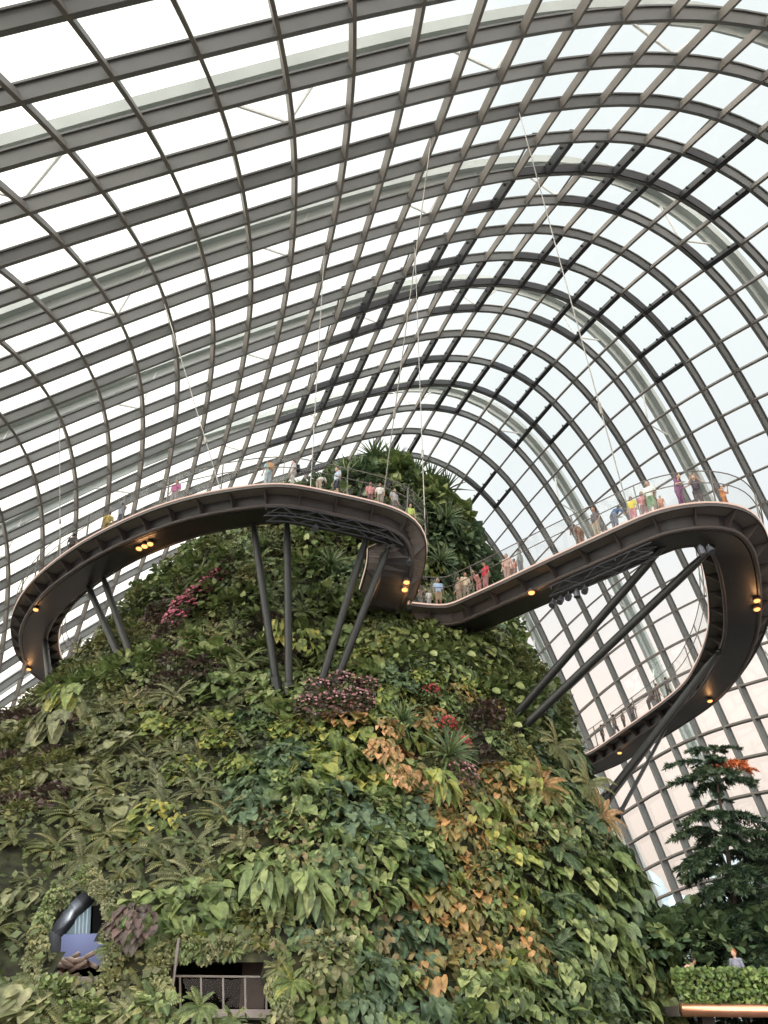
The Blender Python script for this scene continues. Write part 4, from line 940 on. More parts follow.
# ground cover: nobody could count these leaves
gc = LB(); gr = random.Random(5)
for k in range(78000):
    H = -1.6 + 37.0 * gr.random() ** (1.1 if k % 2 else 2.0); phi = gr.uniform(-1.9, 1.9)
    p, n = mt_point(H, phi), None
    x, y, d = pix(p)
    if y > 1060 or x < -140 or in_hole(x, y): continue
    xl, xr, yf, yc = mt_row(H); n = Vector((math.sin(phi), -math.cos(phi), 0.45)).normalized()
    p = p + n * gr.uniform(0, .55)
    L = gr.uniform(.16, .36); dd = (Vector((0, 0, -.6)) + rv(gr, .9) + n * .3).normalized(); s = dd.cross(n + rv(gr, .5)).normalized()
    t = 0.5 + 0.9 * noise.noise(p * 0.25) + gr.uniform(-.2, .2)
    gc.leaf_add([p, p + dd * L * .5 + s * L * .33, p + dd * L, p + dd * L * .5 - s * L * .33], [(0, 1, 2, 3)], min(1, max(0, t)), [.2, 0, 0, 0])
L_COVER = leaf_mat('ground_cover_leaf', (0.035, 0.065, 0.022), (0.105, 0.140, 0.045), (0.24, 0.19, 0.09))
o = bpy.data.objects.new('ground_cover', gc.lmesh('ground_cover', L_COVER)); COL.objects.link(o)
tag(o, 'carpet of small mixed leaves and moss between the larger plants on the mountain', 'ground cover', None, 'stuff')
# ------------------------------------------------------------------ people
def remeshed(mb, name, voxel, it=3):
    me = mb.mesh(name + '_raw', [M_DARK]); o = bpy.data.objects.new('tmp', me); COL.objects.link(o)
    r = o.modifiers.new('r', 'REMESH'); r.mode = 'VOXEL'; r.voxel_size = voxel
    s_ = o.modifiers.new('s', 'SMOOTH'); s_.factor = 0.5; s_.iterations = it
    dg = bpy.context.evaluated_depsgraph_get(); dg.update()
    out_ = bpy.data.meshes.new_from_object(o.evaluated_get(dg)); out_.name = name
    bpy.data.objects.remove(o); 
    out_.polygons.foreach_set('use_smooth', [True] * len(out_.polygons)); return out_
def limb(mb, pts, rs, n=10):
    mb.tube(pts, rs, n)
    for p, r in zip(pts, rs): mb.ball(p, r, n, 6)
V = Vector
def pose_joints(kind):
    J = dict(pel=V((0, 0, .95)), chest=V((0, -.01, 1.24)), neck=V((0, -.01, 1.44)), head=V((0, .015, 1.60)))
    for s, k in ((1, 'r'), (-1, 'l')):
        J['hip' + k] = V((s * .09, 0, .91)); J['kn' + k] = V((s * .10, .03, .49)); J['an' + k] = V((s * .10, -.02, .09)); J['toe' + k] = V((s * .12, .15, .035))
        J['sh' + k] = V((s * .18, -.01, 1.395)); J['el' + k] = V((s * .25, -.03, 1.12)); J['wr' + k] = V((s * .25, .09, .88))
    if kind == 'rail':
        for s, k in ((1, 'r'), (-1, 'l')): J['el' + k] = V((s * .25, .10, 1.15)); J['wr' + k] = V((s * .20, .33, 1.12))
        J['chest'].y += .05; J['neck'].y += .09; J['head'].y += .13
        for k in 'rl': J['sh' + k].y += .07
    if kind == 'photo':
        J['elr'] = V((.24, .18, 1.22)); J['wrr'] = V((.10, .34, 1.50)); J['ell'] = V((-.24, .18, 1.22)); J['wrl'] = V((-.08, .34, 1.50))
    if kind == 'walk':
        J['knr'] = V((.10, .20, .52)); J['anr'] = V((.10, .24, .10)); J['toer'] = V((.11, .40, .05))
        J['knl'] = V((-.10, -.04, .49)); J['anl'] = V((-.10, -.28, .16)); J['toel'] = V((-.11, -.14, .05))
        J['elr'] = V((.25, -.12, 1.14)); J['wrr'] = V((.24, -.10, .90)); J['ell'] = V((-.25, .06, 1.13)); J['wrl'] = V((-.22, .26, 1.00))
    if kind == 'lean':
        for k, dy, dz in (('chest', .20, -.05), ('neck', .36, -.14), ('head', .47, -.12), ('shr', .32, -.12), ('shl', .32, -.12)): J[k] = J[k] + V((0, dy, dz))
        for s, k in ((1, 'r'), (-1, 'l')): J['el' + k] = V((s * .25, .42, 1.06)); J['wr' + k] = V((s * .14, .58, 1.12))
    return J
def hand(mb, w, d, s):
    d = d.normalized(); side = d.cross(V((0, 0, 1)));
    if side.length < .1: side = V((1, 0, 0))
    side.normalize(); c = w + d * .045; mb.ball(c, .04, 8, 6, (.95, 1.05, .55)); mb.tube([w, c], [.026, .034], 8)
    for q in range(4):
        b = w + d * .075 + side * (.027 - .018 * q); L = (.066, .076, .072, .056)[q]
        mb.tube([b, b + d * L * .55 - V((0, 0, .012)), b + d * L * .85 - V((0, 0, .035))], [.0105, .0095, .008], 6)
    b = w + d * .03 + side * .034 * s; mb.tube([b, b + d * .035 + side * .022 * s, b + d * .062 + side * .026 * s - V((0, 0, .01))], [.013, .011, .009], 6)
def person_meshes(kind):
    J = pose_joints(kind); mb = MB()
    mb.ball(J['pel'], .13, 12, 8, (1.15, .8, .9)); mb.tube([J['pel'], (J['pel'] + J['chest']) / 2, J['chest'], (J['chest'] + J['neck']) / 2 + V((0, 0, .03)), J['neck']], [.135, .125, .14, .11, .055], 14)
    mb.tube([J['shl'], J['shr']], [.055, .055], 10)
    limb(mb, [J['neck'] - V((0, 0, .03)), J['head']], [.055, .05])
    h = J['head']; mb.ball(h + V((0, 0, .01)), .105, 16, 12, (.78, .92, 1.12)); mb.ball(h + V((0, .035, -.06)), .06, 10, 8, (.85, .9, .8))
    mb.tube([h + V((0, .090, .005)), h + V((0, .118, -.022))], [.010, .015], 6); mb.tube([h + V((-.022, .092, -.055)), h + V((.022, .092, -.055))], .009, 6)
    for s in (-1, 1):
        mb.ball(h + V((s * .083, -.005, -.005)), .025, 8, 6, (.4, .8, 1.1)); mb.ball(h + V((s * .032, .088, .018)), .012, 6, 5)
    for k, s in (('r', 1), ('l', -1)):
        limb(mb, [J['hip' + k], (J['hip' + k] + J['kn' + k]) / 2, J['kn' + k]], [.088, .074, .055]); limb(mb, [J['kn' + k], J['kn' + k].lerp(J['an' + k], .3), J['an' + k]], [.054, .056, .036])
        limb(mb, [J['an' + k] - V((0, .03, .03)), J['toe' + k]], [.040, .032])
        limb(mb, [J['sh' + k], J['el' + k]], [.053, .040]); limb(mb, [J['el' + k], J['wr' + k]], [.040, .026]); hand(mb, J['wr' + k], J['wr' + k] - J['el' + k], s)
    body = remeshed(mb, 'body_' + kind, .0125, 2)
    mb = MB(); mb.tube([J['pel'] - V((0, 0, .03)), (J['pel'] + J['chest']) / 2, J['chest'], (J['chest'] + J['neck']) / 2 + V((0, 0, .03)), J['neck'] - V((0, 0, .01))], [.158, .148, .160, .128, .070], 14)
    for k in 'rl': limb(mb, [J['sh' + k], J['sh' + k].lerp(J['el' + k], .75)], [.074, .060])
    mb.tube([J['shl'], J['shr']], [.072, .072], 10); shirt = remeshed(mb, 'shirt_' + kind, .022)
    mb = MB(); mb.ball(J['pel'], .145, 12, 8, (1.15, .9, .8))
    for k in 'rl': limb(mb, [J['hip' + k], J['kn' + k], J['kn' + k].lerp(J['an' + k], .85)], [.106, .076, .058])
    legs = remeshed(mb, 'trousers_' + kind, .022)
    mb = MB(); mb.ball(J['pel'], .145, 12, 8, (1.15, .9, .8))
    for k in 'rl': limb(mb, [J['hip' + k], J['hip' + k].lerp(J['kn' + k], .95)], [.108, .088])
    shorts = remeshed(mb, 'shorts_' + kind, .022)
    mb = MB()
    for k in 'rl': limb(mb, [J['an' + k] - V((0, .04, .03)), J['toe' + k]], [.052, .044])
    shoes = remeshed(mb, 'shoes_' + kind, .018)
    mb = MB(); mb.ball(h + V((0, -.022, .035)), .112, 14, 10, (.82, .92, 1.02)); short = remeshed(mb, 'hair_' + kind, .016)
    mb.ball(h + V((0, -.065, -.09)), .085, 12, 8, (.95, .55, 1.6)); long_ = remeshed(mb, 'long_hair_' + kind, .016)
    mb = MB(); c = J['chest'] + V((0, -.19, .03)); mb.box(c, (.13, .07, .19)); mb.box(c + V((0, -.07, -.05)), (.09, .03, .09))
    pack = remeshed(mb, 'backpack_' + kind, .02, 4)
    return dict(body=body, shirt=shirt, trousers=legs, shorts=shorts, shoes=shoes, hair=short, long_hair=long_, backpack=pack)
POSES = {k: person_meshes(k) for k in ('stand', 'rail', 'photo', 'walk', 'lean')}
MCOL = {}
def cloth(col):
    if col not in MCOL: MCOL[col] = plain('cloth_%d' % len(MCOL), col, 0.85, 0, 0.12, 9)
    return MCOL[col]
SKIN = [plain('skin_light', (0.52, 0.33, 0.24), .55), plain('skin_tan', (0.36, 0.21, 0.14), .55)]
def person(p, face, pose, shirt, legs, hair, label, h=1.0, shorts=False, long_hair=False, pack=None, group=None):
    root = tag(empty('person', p, face), label, 'person', group); h *= 1.12; root.scale = (h, h, h)
    S_ = POSES[pose]
    def part(nm, key, mat):
        o = bpy.data.objects.new(nm, S_[key]); COL.objects.link(o); o.parent = root
        if not o.data.materials: o.data.materials.append(mat)
        o.material_slots[0].link = 'OBJECT'; o.material_slots[0].material = mat
    part('body', 'body', SKIN[len(label) % 2]); part('shirt', 'shirt', cloth(shirt))
    part('shorts' if shorts else 'trousers', 'shorts' if shorts else 'trousers', cloth(legs)); part('shoes', 'shoes', cloth((.08, .07, .07)))
    part('hair', 'long_hair' if long_hair else 'hair', cloth(hair))
    if pack: part('backpack', 'backpack', cloth(pack))
    return root
BLK, BRN, GRY = (.015, .012, .010), (.06, .035, .02), (.25, .25, .25)
PEOPLE = [  # px, py of the feet, part of the walkway, distance in from the outer edge, turn, pose, shirt, legs, hair, height, extras, label
    (64, 553, 'A', .5, .2, 'stand', (.10, .09, .09), (.05, .05, .05), BLK, 1.0, '', 'person in dark clothes standing far left on the left loop'),
    (100, 531, 'A', .6, .5, 'stand', (.42, .32, .08), (.30, .24, .10), BLK, 1.0, '', 'person in a mustard outfit on the left loop, beside one in grey-blue'),
    (113, 526, 'A', .5, -.3, 'walk', (.22, .25, .32), (.10, .10, .14), BLK, 1.0, '', 'person in a grey-blue shirt walking on the left loop'),
    (173, 503, 'A', .5, 2.8, 'stand', (.52, .12, .30), (.30, .28, .30), BLK, 1.0, 'L', 'person in a magenta top on the left loop, alone'),
    (263, 486, 'A', .5, .3, 'stand', (.35, .55, .62), (.40, .48, .55), BLK, 1.02, 'P1', 'person with an orange backpack on the front of the left loop'),
    (293, 486, 'A', .5, 1.2, 'stand', (.62, .62, .66), (.52, .50, .50), BLK, 1.04, 'P2', 'person in pale clothes carrying a dark backpack on the left loop'),
    (321, 492, 'A', .5, -1.2, 'lean', (.75, .72, .68), (.50, .42, .35), BRN, .86, '', 'person in white stooping forward beside the one in pale blue'),
    (338, 492, 'A', .4, 1.4, 'stand', (.55, .66, .82), (.05, .06, .09), BLK, 1.05, 'S', 'person in a pale blue shirt and dark shorts leaning near the front rim'),
    (370, 500, 'A', .8, 2.6, 'stand', (.50, .22, .22), (.20, .12, .12), BLK, .95, 'L', 'person in dull red standing near the cable on the left loop'),
    (378, 502, 'A', .5, 2.2, 'stand', (.74, .70, .68), (.30, .25, .22), BLK, .9, '', 'person in a white top next to the one in dull red'),
    (397, 509, 'A', .7, 3.0, 'stand', (.40, .40, .42), (.18, .16, .16), BLK, .98, 'L', 'person in a grey top near the walkway corner'),
    (422, 520, 'A', .6, 2.0, 'stand', (.50, .62, .16), (.20, .22, .10), BLK, .9, '', 'person in a lime green top at the rounded walkway corner'),
    (417, 603, 'B', .5, 2.9, 'lean', (.55, .40, .34), (.20, .18, .20), BLK, .70, '', 'small child crouching at the left end of the bridge'),
    (426, 603, 'B', .5, 2.7, 'stand', (.78, .78, .80), (.40, .40, .45), BLK, .62, '', 'small child in white at the left end of the bridge'),
    (443, 604, 'B', .5, 2.9, 'stand', (.42, .58, .82), (.42, .34, .24), (.55, .5, .45), 1.02, 'S', 'person in a light blue shirt and khaki shorts on the bridge'),
    (459, 600, 'B', .6, 2.5, 'stand', (.48, .36, .28), (.36, .28, .22), BRN, .98, '', 'person in tan clothes on the bridge, second from its left end'),
    (466, 598, 'B', .5, -2.6, 'stand', (.66, .55, .42), (.30, .26, .22), BLK, 1.0, 'L', 'person in a cream top on the bridge beside the one in tan'),
    (475, 594, 'B', .5, 2.6, 'lean', (.68, .34, .32), (.50, .24, .24), BLK, .85, '', 'child in salmon pink leaning on the bridge'),
    (487, 590, 'B', .5, 2.4, 'stand', (.60, .06, .10), (.40, .20, .22), BLK, 1.02, 'L', 'person in a crimson top on the bridge'),
    (505, 581, 'B', .6, 2.8, 'stand', (.60, .40, .36), (.45, .32, .28), BLK, 1.0, '', 'person in a dusty pink top on the bridge'),
    (514, 577, 'B', .6, 2.4, 'stand', (.55, .30, .26), (.30, .20, .18), BLK, .72, '', 'child in rosy brown on the bridge'),
    (521, 574, 'B', .5, 1.2, 'stand', (.36, .46, .46), (.22, .24, .26), BLK, .9, '', 'person in a grey-green top on the bridge'),
    (579, 546, 'B', .5, .6, 'lean', (.16, .09, .07), (.24, .14, .10), BLK, .98, '', 'person in dark brown leaning on the bridge railing'),
    (594, 539, 'B', .5, 2.2, 'stand', (.08, .07, .09), (.34, .28, .21), BLK, 1.06, '', 'tall person in a black shirt and khaki trousers on the bridge'),
    (612, 531, 'B', .5, -.9, 'lean', (.08, .14, .28), (.12, .14, .20), BLK, 1.0, 'L', 'person in a blue hooded top stooping on the bridge'),
    (634, 521, 'B', .5, 2.6, 'stand', (.70, .62, .10), (.55, .25, .30), BLK, .85, 'L', 'child in a yellow top and pink skirt at the start of the right loop'),
    (641, 517, 'B', .7, 2.8, 'stand', (.60, .30, .34), (.30, .18, .20), BLK, .92, 'L', 'person in pink half hidden behind the child in yellow'),
    (650, 512, 'B', .5, 2.5, 'stand', (.72, .78, .74), (.24, .36, .24), BLK, 1.08, 'SP', 'tall person in a white shirt and green shorts on the right loop'),
    (663, 508, 'B', .5, 2.9, 'stand', (.50, .25, .16), (.40, .20, .14), BRN, .55, '', 'small child just showing above the rim of the right loop'),
    (686, 504, 'B', .5, -2.7, 'rail', (.20, .06, .18), (.18, .07, .16), BLK, 1.04, 'L', 'person in a purple plaid shirt on the right loop'),
    (704, 502, 'B', .6, 2.2, 'photo', (.07, .06, .08), (.10, .09, .10), BLK, 1.03, 'L', 'person in black taking a picture on the right loop'),
    (726, 504, 'B', .5, 2.8, 'photo', (.62, .26, .10), (.45, .20, .10), BRN, .74, '', 'child in orange raising both hands on the right loop'),
    (605, 747, 'B', .7, 2.2, 'stand', (.07, .07, .08), (.06, .06, .07), BLK, 1.0, '', 'dark figure nearest the mountain on the lower right walkway'),
    (617, 741, 'B', 1.2, 2.6, 'walk', (.09, .09, .10), (.06, .06, .07), BLK, 1.05, '', 'second dark figure from the mountain on the lower right walkway'),
    (629, 735, 'B', 1.2, 2.2, 'stand', (.14, .10, .09), (.08, .06, .06), BLK, .95, '', 'third dark figure from the mountain on the lower right walkway'),
    (637, 730, 'B', 1.2, 2.8, 'photo', (.12, .10, .11), (.08, .07, .08), BLK, .95, '', 'fourth dark figure from the mountain on the lower right walkway'),
    (652, 720, 'B', 1.2, 2.2, 'lean', (.12, .09, .09), (.10, .08, .08), BLK, 1.05, 'L', 'fifth dark figure from the mountain, bulkier, on the lower right walkway'),
    (662, 712, 'B', 1.2, 2.5, 'stand', (.15, .10, .10), (.09, .07, .07), BLK, 1.0, '', 'sixth dark figure from the mountain on the lower right walkway'),
    (670, 704, 'B', 1.2, 2.5, 'walk', (.11, .10, .11), (.08, .08, .08), BLK, .95, '', 'last dark figure from the mountain on the lower right walkway')]
for px_, py_, sg, u, turn, pose, sh, lg, hr, h, ex, lb in PEOPLE:
    lo, hi = (0, NA) if sg == 'A' else (NA, len(PATH))
    if py_ > 700: lo = NA + 90; u = 2.6
    k = deck_spot(px_, py_, u, lo, hi, 0.0 if py_ > 700 else 0.0)
    p = off(k, u, 0.0); t = LEFT[k]; face = math.atan2(-(-t.y), -(-t.x)) - math.pi / 2
    face = math.atan2(t.y, t.x) - math.pi / 2 + math.pi + turn - 2.6
    pk = {'1': (.60, .30, .10), '2': (.03, .03, .04)}.get(ex[-1:] if ex[:1] == 'P' else '', None)
    if ex == 'SP': pk = (.05, .05, .07)
    person(p, face, pose, sh, lg, hr, lb, h, 'S' in ex, 'L' in ex, pk)
# ------------------------------------------------------------------ archway and cave in the mountain
def hole_depth(px, py): 
    p = hit(px, py); return p
# passage through the rock
def passage(poly, depth, mat, name, back=None):
    mb = MB(); rings = []
    for q in range(5):
        r_ = []
        for x, y in poly:
            p = hit(x, y); d = direction(x, y); h = Vector((d.x * 0.6, d.y, 0)).normalized()
            base = p + direction(x, y).normalized() * -0.2
            w = Vector((noise.noise(p + Vector((q, 0, 0))), 0, noise.noise(p + Vector((0, q, 3))))) * 0.15 * (q > 0)
            r_.append(base + h * depth * q / 4 + w)
        rings.append(r_)
    n = len(poly); vs = [p for r_ in rings for p in r_]
    mb.add(vs, [(a * n + b, a * n + (b + 1) % n, (a + 1) * n + (b + 1) % n, (a + 1) * n + b) for a in range(4) for b in range(n)])
    o = mb.build(name, mat, mountain); return rings
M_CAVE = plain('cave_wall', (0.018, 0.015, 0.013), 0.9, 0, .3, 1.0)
def dense(poly, k=3):
    return [(a[0] + (b[0] - a[0]) * t / k, a[1] + (b[1] - a[1]) * t / k) for a, b in zip(poly, poly[1:] + poly[:1]) for t in range(k)]
ARC = dense([(91, 884), (102, 903), (108, 930), (101, 984), (44, 984), (50, 930), (70, 903)])
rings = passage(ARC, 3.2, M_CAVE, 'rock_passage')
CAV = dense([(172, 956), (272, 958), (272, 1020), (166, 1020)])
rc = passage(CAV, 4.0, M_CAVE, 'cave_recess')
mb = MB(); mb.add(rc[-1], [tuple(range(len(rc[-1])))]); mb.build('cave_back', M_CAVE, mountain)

c0 = hit(75, 950); DV = Vector((direction(75, 950).x * 0.6, direction(75, 950).y, 0)).normalized()
def beyond(px, py, dist):  # on a plane dist metres past the archway mouth
    d = direction(px, py); p0 = c0 + DV * dist; t = DV.dot(p0 - Vector((0, 0, CAM_H))) / DV.dot(d); return Vector((0, 0, CAM_H)) + d * t
M_TEAL = plain('far_glass_wall', (0.34, 0.44, 0.44), .5, 0, .25, 1.2)
M_BLUEP = plain('lilac_blue_panel', (0.28, 0.30, 0.50), .6, 0, .06, .5)
M_WATER = plain('falling_water', (0.80, 0.86, 0.90), .4)
M_FLOORIN = plain('landing_concrete', (0.25, 0.22, 0.21), .8)
# lit garden wall seen through the arch
r_ = tag(empty('display_wall', beyond(80, 980, 3.4)), 'pale wall panels glimpsed through the archway at lower left', 'wall panel')
def slab(parent, name, mat, poly, dist, th_=0.25):
    mb = MB(); a = [beyond(x, y, dist) - parent.location for x, y in poly]; b = [p + DV * th_ for p in a]; n = len(a)
    mb.add(a + b, [tuple(range(n)), tuple(range(2 * n - 1, n - 1, -1))] + [(k, (k + 1) % n, (k + 1) % n + n, k + n) for k in range(n)])
    return mb.build(name, mat, parent)
slab(r_, 'lower_panel', M_BLUEP, [(40, 935), (112, 933), (114, 966), (40, 968)], 3.5)['label'] = 'plain lilac-blue panel'
slab(r_, 'upper_panel', M_TEAL, [(60, 880), (92, 880), (90, 934), (52, 934)], 4.0)
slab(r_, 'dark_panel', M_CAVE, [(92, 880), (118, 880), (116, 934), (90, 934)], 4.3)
for q in range(4): slab(r_, 'water_streak', M_WATER, [(76 + q * 4.2, 880), (77.5 + q * 4.2, 880), (76 + q * 3.6, 934), (74.6 + q * 3.6, 934)], 3.95, 0.04)
M_WOOD = plain('driftwood', (0.40, 0.30, 0.24), .8, 0, .3, 3)
mb = MB(); r = random.Random(3); root = tag(empty('driftwood', beyond(72, 972, 2.4)), 'pale twisted driftwood lying in the archway at lower left', 'driftwood')
for q in range(7):
    xs = [48, 58, 68, 78, 88, 97]; y0 = 974 - q * 2.2; pts = [beyond(x + r.uniform(-2, 2), y0 + 6 * math.sin(q * 1.3 + x * .11) - (x - 48) * .12, 2.2 + .25 * math.sin(x * .2 + q)) - root.location for x in xs[: 4 + q % 3]]
    mb.tube(catmull(pts, 0.1), 0.07, 7)
mb.build('branches', M_WOOD, root, True)
mb = MB(); mb.box(beyond(76, 984, 2.2) - c0 * 0, (2.6, 1.6, 0.12)); o = mb.build('landing_slab', M_FLOORIN); tag(o, 'grey landing slab in the archway, under the driftwood', 'slab')

ld = bpy.data.lights.new('passage_fill', 'POINT'); ld.energy = 55; ld.color = (.80, .90, 1.0); ld.shadow_soft_size = .15  # unseen fill lamp, added to brighten the otherwise dark rock passage
lo = bpy.data.objects.new('passage_fill', ld); COL.objects.link(lo); lo.location = beyond(76, 918, 2.3)

# railing in the cave
cf = hit(222, 990); CV = Vector((direction(222, 990).x * .5, direction(222, 990).y, 0)).normalized()
def cave(px, py, dist=0.9):
    d = direction(px, py); p0 = cf + CV * dist; t = CV.dot(p0 - Vector((0, 0, CAM_H))) / CV.dot(d); return Vector((0, 0, CAM_H)) + d * t
root = tag(empty('glass_railing', cave(222, 1012)), 'glass railing with thin steel posts in the dark cave at lower left', 'railing'); o0 = root.location.copy()
mb = MB(); mb.tube([cave(174, 976) - o0, cave(270, 977) - o0], .03, 6); mb.build('handrail', plain('pale_rail', (.40, .40, .38), .4, .3), root)
for x in (180, 201, 223, 245, 266):
    mb = MB(); mb.bar(cave(x, 976) - o0, cave(x + .5, 1012) - o0, .03, .05); mb.build('rail_post', M_RAIL, root)
for a, b in ((180, 201), (201, 223), (223, 245), (245, 266)):
    mb = MB(); mb.add([cave(x, y) - o0 for x, y in ((a + 1, 979), (b - 1, 979), (b - 1, 1008), (a + 1, 1008))], [(0, 1, 2, 3)]); mb.build('glass_pane', M_RAILGLASS, root)
mb = MB(); mb.box(cave(222, 1015, 2.2), (2.4, 1.5, 0.12)); tag(mb.build('balcony_slab', M_FLOORIN), 'grey balcony floor of the cave at lower left', 'slab')
mb = MB(); p = cave(252, 1000, 3.0); root = tag(empty('door_panel', p), 'pale brown panel standing at the back right of the cave', 'panel')
mb.box((0, 0, .2), (.35, .06, 1.0)); mb.build('panel', plain('brown_panel', (.16, .12, .10), .6), root)
p = cave(171.5, 995, .3); root = tag(empty('wall_lamp', p), 'small glowing lamp at the left side of the cave', 'lamp')
mb = MB(); mb.tube([(0, 0, -.22), (0, 0, -.18), (0, 0, .14)], [.03, .07, .05], 8); mb.build('bulb', glow('lamp_bulb', (1, .62, .42), 1.6), root)
mb = MB(); mb.tube([(0, 0, .14), (0, 0, 1.3)], .04, 6); mb.build('stem', M_RAIL, root)
ld = bpy.data.lights.new('cave_lamp', 'POINT'); ld.energy = 6; ld.color = (1, .6, .4); lo = bpy.data.objects.new('cave_lamp', ld); COL.objects.link(lo); lo.parent = root; lo.location = (.3, -.2, 0)

# ------------------------------------------------------------------ balcony on the right with its hedge and copper tube
BY = 30.0
def bp(px, py, y=BY): return at_y(px, py, y)
xl_ = bp(688, 1000).x; zf = bp(730, 1004).z; zt = bp(730, 968).z
M_COPPER = plain('copper_tube', (0.62, 0.30, 0.20), 0.28, 0.85, .1, 2)
M_BAL = plain('balcony_concrete', (0.10, 0.085, 0.08), .8)
mb = MB(); mb.box((xl_ + 9, BY + 4.0, zf - .2), (9.4, 4.1, .14)); tag(mb.build('balcony', M_BAL), 'dark balcony floor behind the hedge at lower right', 'balcony')
mb = MB(); mb.tube([Vector((xl_ - .4, BY - .35, zf - .17)), Vector((xl_ + 18, BY - .35, zf - .30))], .19, 14); tag(mb.build('copper_tube', M_COPPER, None, True), 'shiny copper tube along the front of the lower right balcony', 'tube')
mb = MB(); mb.box((xl_ + 9, BY + .3, (zf + zt) / 2 - .1), (9.2, .06, .42)); tag(mb.build('parapet', M_BAL), 'dark low wall behind the trailing hedge', 'wall')
for x in range(5):
    mb = MB(); mb.box((xl_ + 1 + x * 4, BY + 1.5, (zf - .3) / 2), (.22, .22, (zf - .3) / 2)); tag(mb.build('balcony_post', M_BAL), 'dark post under the lower right balcony', 'post', 'posts under the lower right balcony')
L_HEDGE = leaf_mat('hedge_leaf', (0.040, 0.085, 0.020), (0.120, 0.190, 0.045), (0.22, 0.28, 0.08))
hd = LB(); r = random.Random(8)
for k in range(9000):
    x = xl_ + r.uniform(-.3, 18); drop = r.random(); z = zt - drop ** 1.4 * (1.15 + .35 * noise.noise(Vector((x * 1.3, 0, 0))))
    p = Vector((x, BY + r.uniform(-.32, .35) - .1 * drop, z)); leaf(hd, p, rv(r, 1) + Vector((0, -.5, -.5)), Vector((0, -1, .6)) + rv(r, .5), r.uniform(.09, .17), 1.0, HEART, .2, .2, r.random())
o = bpy.data.objects.new('hedge', hd.lmesh('hedge', L_HEDGE)); COL.objects.link(o); tag(o, 'trailing green hedge along the top of the lower right balcony', 'hedge')
for px_, py_, pose, sh, lg, f, lb, h in [(744, 1000, 'stand', (.20, .21, .27), (.10, .10, .12), 2.2, 'person in a slate grey top standing behind the lower right hedge', 1.0),
                                      (688, 1000, 'lean', (.60, .32, .28), (.20, .15, .15), -1.5, 'person in pink leaning behind the hedge by the mountain', .92)]:
    p = bp(px_, py_, BY + 1.2); p.z = zf - .06; person(p, f, pose, sh, lg, (.30, .10, .04) if px_ > 700 else BLK, lb, h * .88)

# ------------------------------------------------------------------ drooping conifers on the right
L_CONIF = leaf_mat('conifer_needles', (0.018, 0.042, 0.024), (0.045, 0.085, 0.046), (0.09, 0.135, 0.065), .6, .1)
L_CONIF_O = leaf_mat('conifer_tip_orange', (0.45, 0.10, 0.03), (0.65, 0.18, 0.06), (0.75, 0.28, 0.10), .6, .1)
M_BARK = plain('dark_bark', (0.05, 0.035, 0.028), .9)
def rope(lb, pts, r_, rg, tint):
    """a branchlet wrapped in short needles"""
    n = len(pts)
    for a, b in zip(pts, pts[1:]):
        t = (b - a).normalized(); L = (b - a).length
        for k in range(int(5 + L * 28)):
            c = a.lerp(b, rg.random()); d = (rv(rg, 1)); d = (d - t * d.dot(t)).normalized() + t * 0.8
            s = d.cross(t + rv(rg, .3)).normalized(); q = r_ * rg.uniform(.8, 1.5)
            lb.leaf_add([c - s * q * .24, c + s * q * .24, c + d * q + t * q * .2], [(0, 1, 2)], min(1, max(0, tint + rg.uniform(-.3, .3))), [0, 0, 0])
def branch_mesh(seed, L):
    rg = random.Random(seed); lb = LB(); main = []; p = Vector((0, 0, 0)); v = Vector((1, 0, .25)).normalized()
    for q in range(9):
        main.append(p.copy()); p = p + v * (L / 8); v = (v + Vector((0, 0, -.20 if q < 6 else .20))).normalized()
    lb.tube(main, [.035 - .003 * q for q in range(9)], 4, False); lb.t += [.2] * (len(lb.v) - len(lb.t)); lb.ve += [0.] * (len(lb.v) - len(lb.ve))
    rope(lb, main[2:], .14, rg, .5)
    for q in range(2, 9):
        for sg in (-1, 1):
            a = main[q]; d = Vector((.75, sg * .8, -.45)) + rv(rg, .25); d.normalize(); Lb = L * rg.uniform(.22, .38) * (1 - .06 * q); pts = []
            for m in range(5): pts.append(a.copy()); a = a + d * (Lb / 4); d = (d + Vector((0, 0, -.18 if m < 2 else .12))).normalized()
            rope(lb, pts, .14, rg, rg.random())
    return lb.lmesh('branch', L_CONIF)
BR = [branch_mesh(41, 1.5), branch_mesh(42, 1.9), branch_mesh(43, 2.3)]
def conifer(base, height, lean, tiers, label, crown, orange=False, z0=0.15):
    root = tag(empty('conifer', base), label, 'tree'); rg = random.Random(int(height * 10))
    top = Vector((lean, 0, height)); mb = MB(); mb.tube([Vector((0, 0, 0)), top * .5 + Vector((lean * .1, 0, 0)), top], [.17, .11, .03], 8); mb.build('trunk', M_BARK, root, True)
    cnt = 0
    for q in range(tiers):
        f = q / (tiers - 1); z = height * (z0 + (1 - z0) * f); n = crown(f)[1]; s = crown(f)[0]
        for k in range(n):
            a = 6.283 * k / n + q * 1.9 + rg.uniform(-.3, .3); o = bpy.data.objects.new('branch', BR[rg.randrange(3)]); COL.objects.link(o); o.parent = root
            o.location = top * (z / height) ; o.rotation_euler = (rg.uniform(-.2, .2), (-.55 * f + .1 + rg.uniform(-.15, .15)), a); o.scale = (s, s, s)
            if orange and q == tiers - 2 and math.cos(a) > .1:
                o.material_slots[0].link = 'OBJECT'; o.material_slots[0].material = L_CONIF_O; o['label'] = 'orange branch tip'
    return root
def crown1(f):
    # two loose tiers at the top, a gap, then the dense body
    if f > .95: return .60, 5
    if f > .88: return .85, 7
    if f > .80: return .95, 7
    if f > .73: return .40, 3
    return (.95, 7) if f > .60 else (1.0 + .4 * (.6 - f), 8)
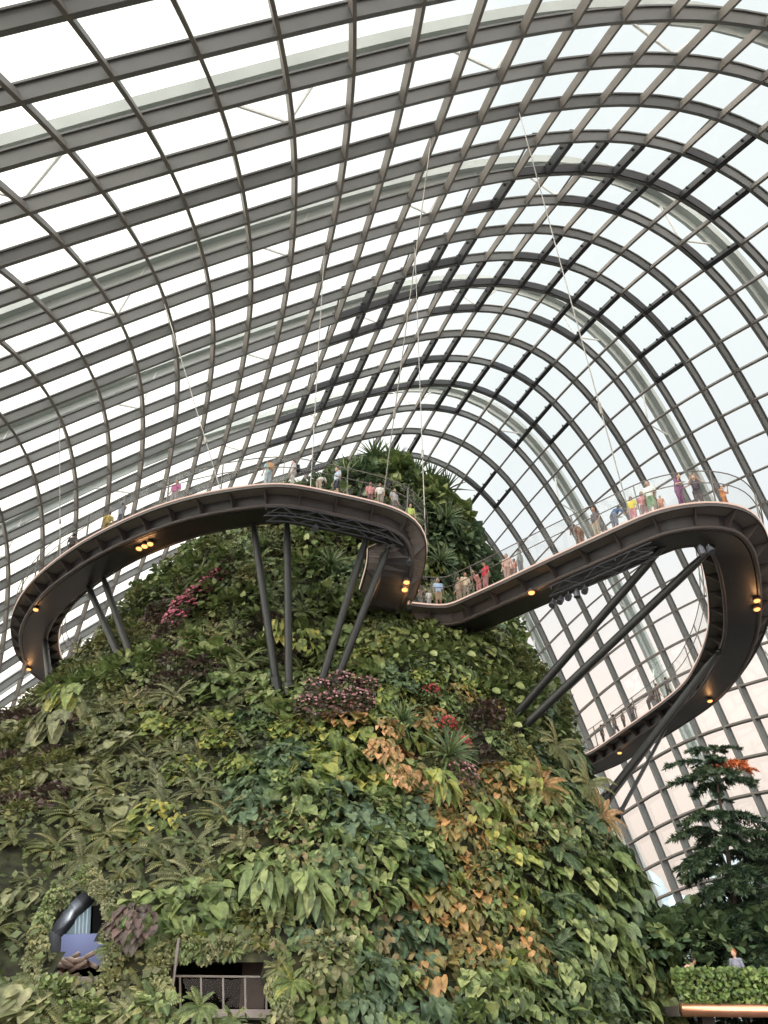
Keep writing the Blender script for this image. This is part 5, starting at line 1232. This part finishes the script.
b0 = at_y(733, 985, 34.0); b0.z = 0; tp = at_y(713, 752, 34.0)
conifer(b0, tp.z, tp.x - b0.x, 14, 'tall dark drooping conifer at the right with an orange tip', crown1, True, .22)
b1 = at_y(780, 985, 36.0); b1.z = 0; tp = at_y(775, 850, 36.0)
conifer(b1, tp.z, tp.x - b1.x, 10, 'lower dark conifer at the right edge behind the tall one', lambda f: (1.2 - .4 * f, 6), False, .3)
for k, (x, y, Y, k_, c_, s, lb) in enumerate([(655, 955, 33, 'shrub', 'deep', 1.7, 'dark bush between the mountain and the hedge, left one'), (668, 950, 34, 'fern', 'deep', 1.7, 'dark fern rising beside the mountain, left of the conifer'),
        (690, 945, 33.5, 'shrub', 'deep', 1.7, 'dark bush behind the hedge, under the conifer on its left'), (706, 950, 35, 'fern', 'deep', 1.5, 'dark fern left of the conifer trunk'),
        (715, 955, 33, 'shrub', 'deep', 1.5, 'dark bush at the foot of the conifer'), (762, 950, 33, 'shrub', 'deep', 1.7, 'dark bush behind the hedge at the right edge'), (735, 945, 35.5, 'shrub', 'deep', 1.7, 'dark bush just behind the conifer trunk')]):
    p = at_y(x, y, Y); plant(k_, c_, p, Vector((0, -.5, .9)), s, None, lb)

# ------------------------------------------------------------------ towers far outside
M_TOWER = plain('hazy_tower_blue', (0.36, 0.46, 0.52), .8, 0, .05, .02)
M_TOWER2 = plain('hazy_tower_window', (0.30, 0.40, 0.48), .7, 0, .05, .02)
for px_, w, top_y, Y, lb in [(662, 13, 868, 420, 'hazy blue tower outside, seen between mountain and conifer, left one'), (697, 12, 893, 420, 'hazy blue round-topped tower outside, left of the conifer'),
                             (716, 6, 905, 460, 'slim hazy tower outside behind the conifer'), (760, 10, 850, 450, 'hazy blue tower outside at the right edge')]:
    base = at_y(px_, 1015, Y); base.z = -.4; tz = at_y(px_, top_y, Y).z; root = tag(empty('tower', base), lb, 'building'); mb = MB(); n = 20; rings = []
    hw = w; H_ = tz + .4
    for z, s in ((0, 1), (H_ - hw * .9, 1), (H_ - hw * .45, .86), (H_ - hw * .15, .55), (H_, .1)):
        rings.append([Vector((hw * s * math.cos(6.283 * k / n), hw * .7 * s * math.sin(6.283 * k / n), z)) for k in range(n)])
    mb.add([p for r__ in rings for p in r__], [(a * n + b, a * n + (b + 1) % n, (a + 1) * n + (b + 1) % n, (a + 1) * n + b) for a in range(4) for b in range(n)] + [tuple(4 * n + b for b in range(n))])
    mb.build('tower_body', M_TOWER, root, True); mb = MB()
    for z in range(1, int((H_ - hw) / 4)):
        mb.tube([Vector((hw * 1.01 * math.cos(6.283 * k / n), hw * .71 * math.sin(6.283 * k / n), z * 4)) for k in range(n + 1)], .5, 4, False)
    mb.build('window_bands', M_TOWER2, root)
